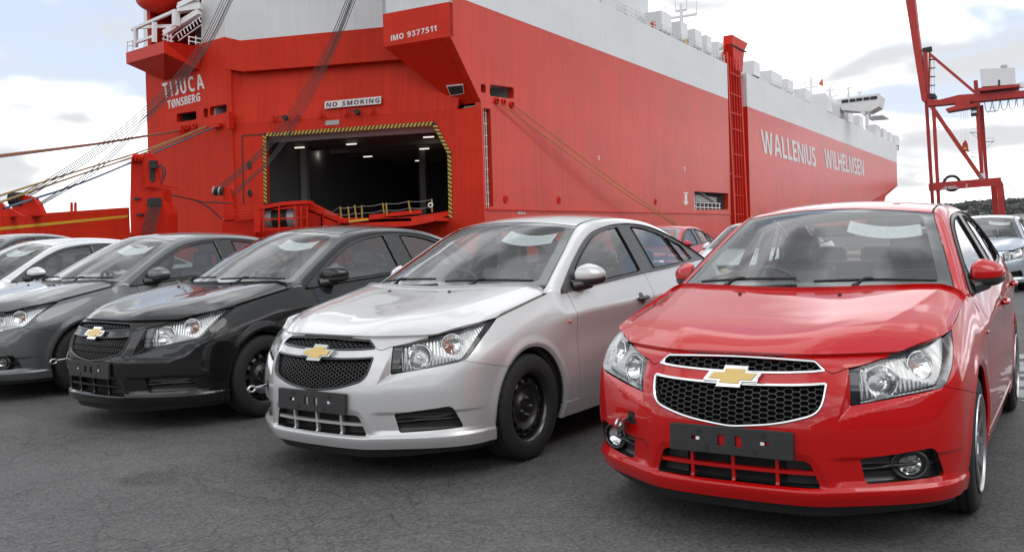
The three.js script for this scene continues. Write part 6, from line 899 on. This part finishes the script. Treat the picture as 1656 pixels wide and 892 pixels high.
function makeCar({ label, group, x, z, yaw, paint, res = 1, fog = false, chrome = false, alloy = false, handles = null, name = 'saloon_car' }) {
  const G = carGeometry(res), c = thing(name, label, 'car', group), both = (n, g, m, par = c) => [mesh(n, g, m, par), mesh(n, G.mir?.get(g) ?? (G.mir ??= new Map(), G.mir.set(g, mirrorX(g)), G.mir.get(g)), m, par)];
  const centre = U0; c.rotation.y = yaw;                       // x,z: nose on the ground
  c.position.set(x - Math.sin(yaw) * centre, 0, z - Math.cos(yaw) * centre);
  const bumper = mesh('front_bumper', G.bumper, paint, c); mesh('air_dam', G.airDam, mBlack, bumper);
  const intake = mesh('lower_intake', G.intakeBars, paint, c); mesh('intake_surround', G.intakeWall, mBlack, intake); for (const g of G.intakeFlaps) mesh('intake_flap', g, mBlack, intake);
  const rad = mesh('radiator', G.back, mUnder, c);
  for (const k of ['upper', 'lower']) { const gr = mesh(`${k}_grille`, G[k + 'Wall'], mBlack, c); if (G[k + 'Mesh']) mesh('honeycomb_mesh', G[k + (chrome ? 'Mesh' : 'MeshFine')], mTrim, gr); mesh('grille_frame', G[k + 'Ring'], chrome ? mChrome : mTrim, gr); }
  const em = mesh('emblem', G.emblemFrame, mChrome, c); mesh('emblem_face', G.emblemFace, mGold, em);
  const pl = mesh('plate_carrier', G.plate, mPlate, c); for (const g of G.plateScrews) mesh('screw', g, mBlack, pl); for (const g of G.plateClips) mesh('clip', g, mWhite, pl);
  if (res <= 2) { const te = mesh('tow_eye', G.towEye, mSatin, c); mesh('tow_eye_socket', G.towHole, mUnder, te); }
  const pairs = (n, g, m) => both(n, g, m);
  const lamps = pairs('headlight', G.lampBezel, mBezel);
  const sub = (arr, n, g, m) => both(n, g, m, null).forEach((o, i) => arr[i].add(o));
  sub(lamps, 'lens', G.lens, mLens); sub(lamps, 'housing', G.lampBack, mBezel); sub(lamps, 'housing_rim', G.lampWall, mBezel); sub(lamps, 'dark_bezel', G.lampInner, mGloss); sub(lamps, 'lower_bezel', G.lampTrim, mGloss);
  sub(lamps, 'reflector', G.lampBowl, mChrome); sub(lamps, 'reflector', G.highBowl, mChrome); sub(lamps, 'indicator_reflector', G.indBowl, mChrome); sub(lamps, 'bulb', G.lampBulb, mChrome); sub(lamps, 'indicator_bulb', G.indBulb, mAmber);
  const fogs = pairs('fog_lamp_recess', G.fogBack, mTrim); sub(fogs, 'recess_edge', G.fogWall, mBlack);
  if (fog) { sub(fogs, 'fog_lamp_bezel', G.fogRing, mTrim); sub(fogs, 'fog_lamp_reflector', G.fogBowl, mChrome); sub(fogs, 'fog_lamp_lens', G.fogLens, mLens); }
  const hood = mesh('bonnet', G.hood, paint, c); both('washer_nozzle', G.nozzle, mBlack, hood);
  const wings = pairs('front_wing', G.wing, paint); sub(wings, 'side_repeater', G.repeater, mAmber);
  const hm = handles ?? paint;
  const df = pairs('front_door', G.doorF, paint); sub(df, 'door_handle', G.handleF.bar, hm); sub(df, 'handle_cup', G.handleF.cup, mTrim);
  const dr = pairs('rear_door', G.doorR, paint); sub(dr, 'door_handle', G.handleR.bar, hm); sub(dr, 'handle_cup', G.handleR.cup, mTrim);
  pairs('sill', G.sill, paint); pairs('rear_quarter', G.quarter, paint); mesh('boot_lid', G.trunk, paint, c);
  pairs('inner_panel', G.liner, mCabin); G.well.forEach((g, i) => { const wl = pairs('wheel_well', g, mUnder); sub(wl, 'wheel_well_wall', G.wellCap[i], mUnder); }); mesh('underbody', G.under, mUnder, c);
  pairs('roof_rail', G.rail, paint); const rf = mesh('roof', G.roof, paint, c); both('roof_strip', G.ditch, mBlack, rf); mesh('headlining', G.roofLining, mCabin, rf);
  const ws = mesh('windscreen', G.windscreen, mGlass, c); mesh('glass_border', G.frit, mGloss, ws); mesh('cowl', G.cowl, mBlack, ws); mesh('mirror_inside', G.rearView, mTrim, ws);
  mesh('rear_window', G.rearGlass, mSideGlass, c);
  const tr = pairs('window_surround', G.trim, mTrim);
  pairs('front_window', G.glassF, mSideGlass); pairs('back_window', G.glassR, mSideGlass); pairs('quarter_window', G.glassQ, mSideGlass);
  const mi = pairs('door_mirror', G.mirrorCap, paint); sub(mi, 'mirror_base', G.mirrorBase, mTrim); sub(mi, 'mirror_glass', G.mirrorGlass, mChrome);
  for (const g of G.wipers) mesh('wiper', g, mBlack, c);
  for (const [u, s] of [[WHEEL_U, 1], [WHEEL_U, -1], [WHEEL_U2, 1], [WHEEL_U2, -1]]) {
    const wh = new THREE.Group(); wh.name = 'wheel'; wh.position.set(s * 0.768, WHEEL_R - 0.001, U0 - u); if (s < 0) wh.rotation.y = Math.PI; wh.rotation.x = (u + s) * 0.9; c.add(wh);
    mesh('tyre', G.tyre, mTyre, wh);
    if (alloy) { mesh('wheel_rim', G.alloyBarrel, mAlloy, wh); mesh('wheel_spokes', G.alloyDisc, mAlloy, wh); mesh('brake_disc', G.brake, mSatin, wh); }
    else { mesh('wheel_rim', G.steelBarrel, mRimGloss, wh); mesh('wheel_disc', G.steelDisc, mSteel, wh); if (res <= 2) for (const b of G.bolts) mesh('wheel_bolt', b, mChrome, wh); mesh('wheel_hub', G.hub, mSteel, wh); mesh('brake_disc', G.brake, mUnder, wh); }
  }
  G.seats.forEach(s => { const o = mesh('front_seat', s.body, mSeat, c); mesh('head_restraint', s.head, mSeat, o); });
  const be = mesh('rear_seat', G.bench, mSeat, c); G.benchHeads.forEach(g => mesh('head_restraint', g, mSeat, be));
  const da = mesh('dashboard', G.dash, mCabin, c); mesh('steering_wheel', G.steer, mTrim, c); mesh('parcel_shelf', G.shelf, mCabin, c); mesh('cabin_floor', G.floor, mCabin, c); for (const g of G.pillars) mesh('cabin_pillar', g, mCabin, c);
  return c;
}
// ------------------------------------------------------------------ the parked cars
const red = paintOf(lin(0.46, 0.002, 0.002));
const silver = paintOf(lin(0.56, 0.557, 0.552), { metalness: 0.45, roughness: 0.37 });
const carbon = paintOf(lin(0.010, 0.010, 0.010), { metalness: 0.3, roughness: 0.40 });
const graphite = paintOf(lin(0.115, 0.12, 0.122), { metalness: 0.55, roughness: 0.38 });
const pale = paintOf(lin(0.58, 0.59, 0.60), { metalness: 0.4, roughness: 0.38 });
const iceBlue = paintOf(lin(0.42, 0.47, 0.52), { metalness: 0.5, roughness: 0.36 });
const white = paintOf(lin(0.74, 0.74, 0.73));
const row = 'saloon cars parked in a row on the quay', back = 'saloon cars parked farther back on the quay';
const redCar = makeCar({ label: 'bright red saloon car with chrome-framed grille and fog lamps', group: row, x: 0.9184, z: -3.9613, yaw: -0.5558, paint: red, res: 1, fog: true, chrome: true, alloy: true });
makeCar({ label: 'silver saloon car with black steel wheels, parked beside the red car', group: row, x: -1.1598, z: -5.278, yaw: -0.6002, paint: silver, res: 1, handles: mTrim });
makeCar({ label: 'black saloon car with black steel wheels between the silver and dark grey cars', group: row, x: -3.2019, z: -6.958, yaw: -0.6196, paint: carbon, res: 1 });
makeCar({ label: 'dark grey saloon car with fog lamps, parked beside the black car', group: row, x: -5.2888, z: -8.468, yaw: -0.6334, paint: graphite, res: 1, fog: true, alloy: true });
makeCar({ label: 'pale silver saloon car at the far end, beyond the dark grey car', group: row, x: -7.643, z: -10.628, yaw: -0.6384, paint: pale, res: 2 });
makeCar({ label: 'pale blue saloon car parked alone behind the red car, its front in view', group: back, x: 8.9035, z: -17.765, yaw: -0.5589, paint: iceBlue, res: 3 });
makeCar({ label: 'small red saloon car far behind the silver car', group: back, x: 2.345, z: -19.838, yaw: -0.5436, paint: red, res: 3 });
makeCar({ label: 'white saloon car mostly hidden behind the windscreen pillar of the bright red car', group: back, x: 3.231, z: -14.234, yaw: -0.55, paint: white, res: 3 });
makeCar({ label: 'dark grey car below the yellow line of the ramp, only its roof showing', group: back, x: -14.3, z: -21.9, yaw: -0.62, paint: graphite, res: 3 }).scale.setScalar(1.2);
{ const p = V(...skin(-0.60, 0.452, 0.014)); const g = new RoundedBoxGeometry(0.075, 0.058, 0.008, 2, 0.003); g.rotateZ(0.25); g.rotateY(-0.75); g.rotateX(-0.35); mesh('tow_eye_cover', g.translate(p.x, p.y - 0.012, p.z + 0.02), mPlate, redCar); }
// ------------------------------------------------------------------ wires and mooring lines
{
  const mWire = std({ color: grey(0.025), roughness: 0.6 }), mRopeO = std({ color: lin(0.42, 0.20, 0.06), roughness: 0.9 }), mRopeT = std({ color: lin(0.34, 0.22, 0.10), roughness: 0.9 }), mRopeB = std({ color: lin(0.07, 0.12, 0.17), roughness: 0.9 }), mRopeR = std({ color: lin(0.30, 0.13, 0.09), roughness: 0.9 });
  const line = (name, pts, r, m, label, cat, group) => { const p = pts.map(([x, y, z]) => atZ(x, y, z)), o = p[p.length - 1].clone(); single(name, tube(p.map(q => q.sub(o)), r, 48, 6), m, label, cat, group, o); };
  for (let i = 0; i < 4; i++) line('ramp_cable', [[361 + i * 4, -6, 68.5], [325 + i * 4, 67, 66.8], [268 + i * 4.6, 139, 63.2], [205 + i * 5.6, 199, 58.5], [120 + i * 6.4, 262, 52], [23 + i * 6.2, 320, 44.3]], 0.027, mWire, 'thin grey wire sagging from the upper stern to the ramp\'s pulley block', 'cable', 'hoisting wires of the ramp');
  for (let i = 0; i < 3; i++) line('ramp_cable', [[374 + i * 2.2, -6, 68.5], [338 + i * 2.4, 67, 66.8], [284 + i * 3, 138, 63.4], [226 + i * 4, 198, 59], [150 + i * 5, 272 + i * 0.5, 52.5], [60 + i * 1.5, 330 + i * 1.5, 44.6]], 0.027, mWire, 'thin grey wire running behind the pulley block from the upper stern', 'cable', 'hoisting wires of the ramp');
  for (let i = 0; i < 4; i++) line('door_cable', [[562 + i * 3, -6, 66.2], [537 + i * 3.6, 55, 65.8], [502 + i * 4.2, 124, 65.2], [455 + i * 5, 200, 64.2], [412 + i * 4, 250, 63.3], [345 + i * 4.4, 307, 62]], 0.027, mWire, 'dark wire in the bundle crossing the door to the sheaves beside it', 'cable', 'wires crossing the stern door');
  for (let i = 0; i < 3; i++) line('door_cable', [[570 + i * 3.4, -6, 66.2], [546 + i * 3.4, 55, 65.8], [514 + i * 3.6, 124, 65.2], [470 + i * 4, 203, 64.2], [436 + i * 3.4, 255, 63.3], [374 + i * 1.6, 312 + i * 2.5, 62]], 0.027, mWire, 'dark wire passing behind the sheaves beside the stern door', 'cable', 'wires crossing the stern door');
  for (const d of [0, 1.6]) line('mooring_rope', [[294, 210 + d, 73.2], [235, 219 + d, 66], [160, 231 + d, 56], [-20, 253 + d * 1.6, 40]], 0.055, mRopeR, 'reddish mooring rope, the uppermost running left from the transom', 'rope', 'upper pair of mooring ropes');
  for (const [y, k] of [[316, 0], [327.5, 1]]) line('mooring_rope', [[344, 200 + k, 73], [236, 242 + k * 4, 63], [120, 278 + k * 7, 52], [-20, y + 6, 40]], 0.055, mRopeT, k ? 'tan mooring rope just above the blue one, from the transom roller' : 'tan mooring rope in the middle of the fan of ropes from the transom', 'rope');
  line('mooring_rope', [[368, 196, 73], [246, 248, 63.5], [213, 262, 60], [130, 296, 51], [5, 337, 41]], 0.058, mRopeB, 'blue mooring rope stretched from the transom to the quay', 'rope');
  const bq = SIDE0.clone().addScaledVector(OUT, 2.4).addScaledVector(FWD, 38); bq.y = 0.55;
  for (const [x, y, k] of [[806, 165, 0], [807.5, 166, 0], [832, 171, 1], [833, 172, 1]]) { const a = onSide(x, y, 0.25), b = bq.clone().add(V(k * 0.35, 0.05 * (x % 2), 0)), m = a.clone().lerp(b, 0.5).add(V(0, -0.35, 0)), o = b.clone(); single('mooring_rope', tube([a.sub(o), m.sub(o), b.clone().sub(o)], 0.04, 48, 6), mRopeO, k ? 'orange mooring rope from the rearmost fairlead in the hull side' : 'orange mooring rope from the fairlead next to the stern corner', 'rope', k ? 'ropes from the second fairlead' : 'ropes from the corner fairlead', o); }
  single('mooring_bollard', merge([new THREE.CylinderGeometry(0.24, 0.32, 0.55, 16).translate(0, 0.275, 0), new THREE.CylinderGeometry(0.36, 0.3, 0.16, 16).translate(0, 0.62, 0)]), mDark, 'black mooring bollard on the quay edge holding the orange ropes', 'bollard', null, V(bq.x, 0, bq.z));
}
// ------------------------------------------------------------------ notices behind the windscreens
{
  const paper = std({ map: dataTex(256, 64, (x, y) => { let v = 182; if (((y >> 2) & 1) === 0 && y > 12 && y < 54 && x > 14 && x < 242 && vnoise(x / 3, y >> 2, 8) > 0.45) v = 155; if ((x === 18 || x === 237 || y === 8 || y === 56) && x > 16 && x < 239) v = 150; return [v * 0.97, v, v * 1.01]; }, true), roughness: 0.8, side: THREE.DoubleSide });
  const sheet = (p0, p1, k0, k1, sag) => { const pos = [], uv = [], idx = [], n = 16; for (let i = 0; i <= n; i++) for (let j = 0; j <= 3; j++) { const a = i / n, b = j / 3, dip = sag * 4 * a * (1 - a), s = topS(lerp(p0, p1, a), Q1 + (Q2 - Q1) * (lerp(k0, k1, b) - dip)); pos.push(s[0], s[1] - 0.022 - 0.010 * Math.sin(a * 3.1), s[2] - 0.018); uv.push(a, b); } for (let i = 0; i < n; i++) for (let j = 0; j < 3; j++) { const q = i * 4 + j; idx.push(q, q + 4, q + 1, q + 1, q + 4, q + 5); } return geo(pos, null, idx, uv); };
  const cars = scene.children.filter(o => o.name.startsWith('saloon_car')), tone = ['bright red', 'silver', 'black', 'dark grey', 'pale silver', 'pale blue'];
  const arg = [[0.22, 0.86, 0.69, 0.845, 0.05], [0.20, 0.80, 0.70, 0.865, 0.05], [0.18, 0.74, 0.70, 0.855, 0.05], [0.16, 0.76, 0.69, 0.85, 0.05], [0.1, 0.7, 0.69, 0.85, 0.05], [0.18, 0.82, 0.70, 0.85, 0.04]];
  arg.forEach((a, i) => { const s = single('windscreen_notice', sheet(...a), paper, `sagging white paper notice behind the windscreen of the ${tone[i]} car`, 'paper notice', 'notices behind windscreens'); s.position.copy(cars[i].position); s.rotation.copy(cars[i].rotation); });
}
// remains of white paint on the asphalt beyond the red car's rear wheel
{
  srand(41); const on = (x, y) => { const r = ray(x, y), t = -(EYE - 0.004) / r.y; return EYEV.clone().addScaledVector(r, t); }, g = [];
  const a = on(1636, 655), b = on(1700, 640), c = on(1648, 575), ex = b.clone().sub(a), ey = c.clone().sub(a);
  for (let k = 0; k < 70; k++) { const u = rnd(), v = rnd(); if (fbm(u * 5, v * 5, 3, 77) < 0.45) continue; const p = a.clone().addScaledVector(ex, u).addScaledVector(ey, v), n = 5 + Math.floor(rnd() * 4), r0 = 0.03 + 0.10 * rnd() * rnd() * 2, q = []; for (let i = 0; i < n; i++) { const th = i / n * 6.283 + rnd() * 0.5, r = r0 * (0.5 + rnd()); q.push(V(p.x + Math.cos(th) * r, 0.004, p.z + Math.sin(th) * r)); } const ctr = [p.x, 0.0045, p.z], pos = [...ctr, ...q.flatMap(w => [w.x, w.y, w.z])], idx = []; for (let i = 0; i < n; i++) idx.push(0, 1 + (i + 1) % n, 1 + i); g.push(geo(pos, null, idx)); }
  const o = single('worn_paint', merge(g), std({ color: grey(0.30), roughness: 0.8 }), 'flaked remains of white paint on the asphalt by the red car', 'paint marks'); o.userData.kind = 'stuff';
}
renderer.render(scene, camera);
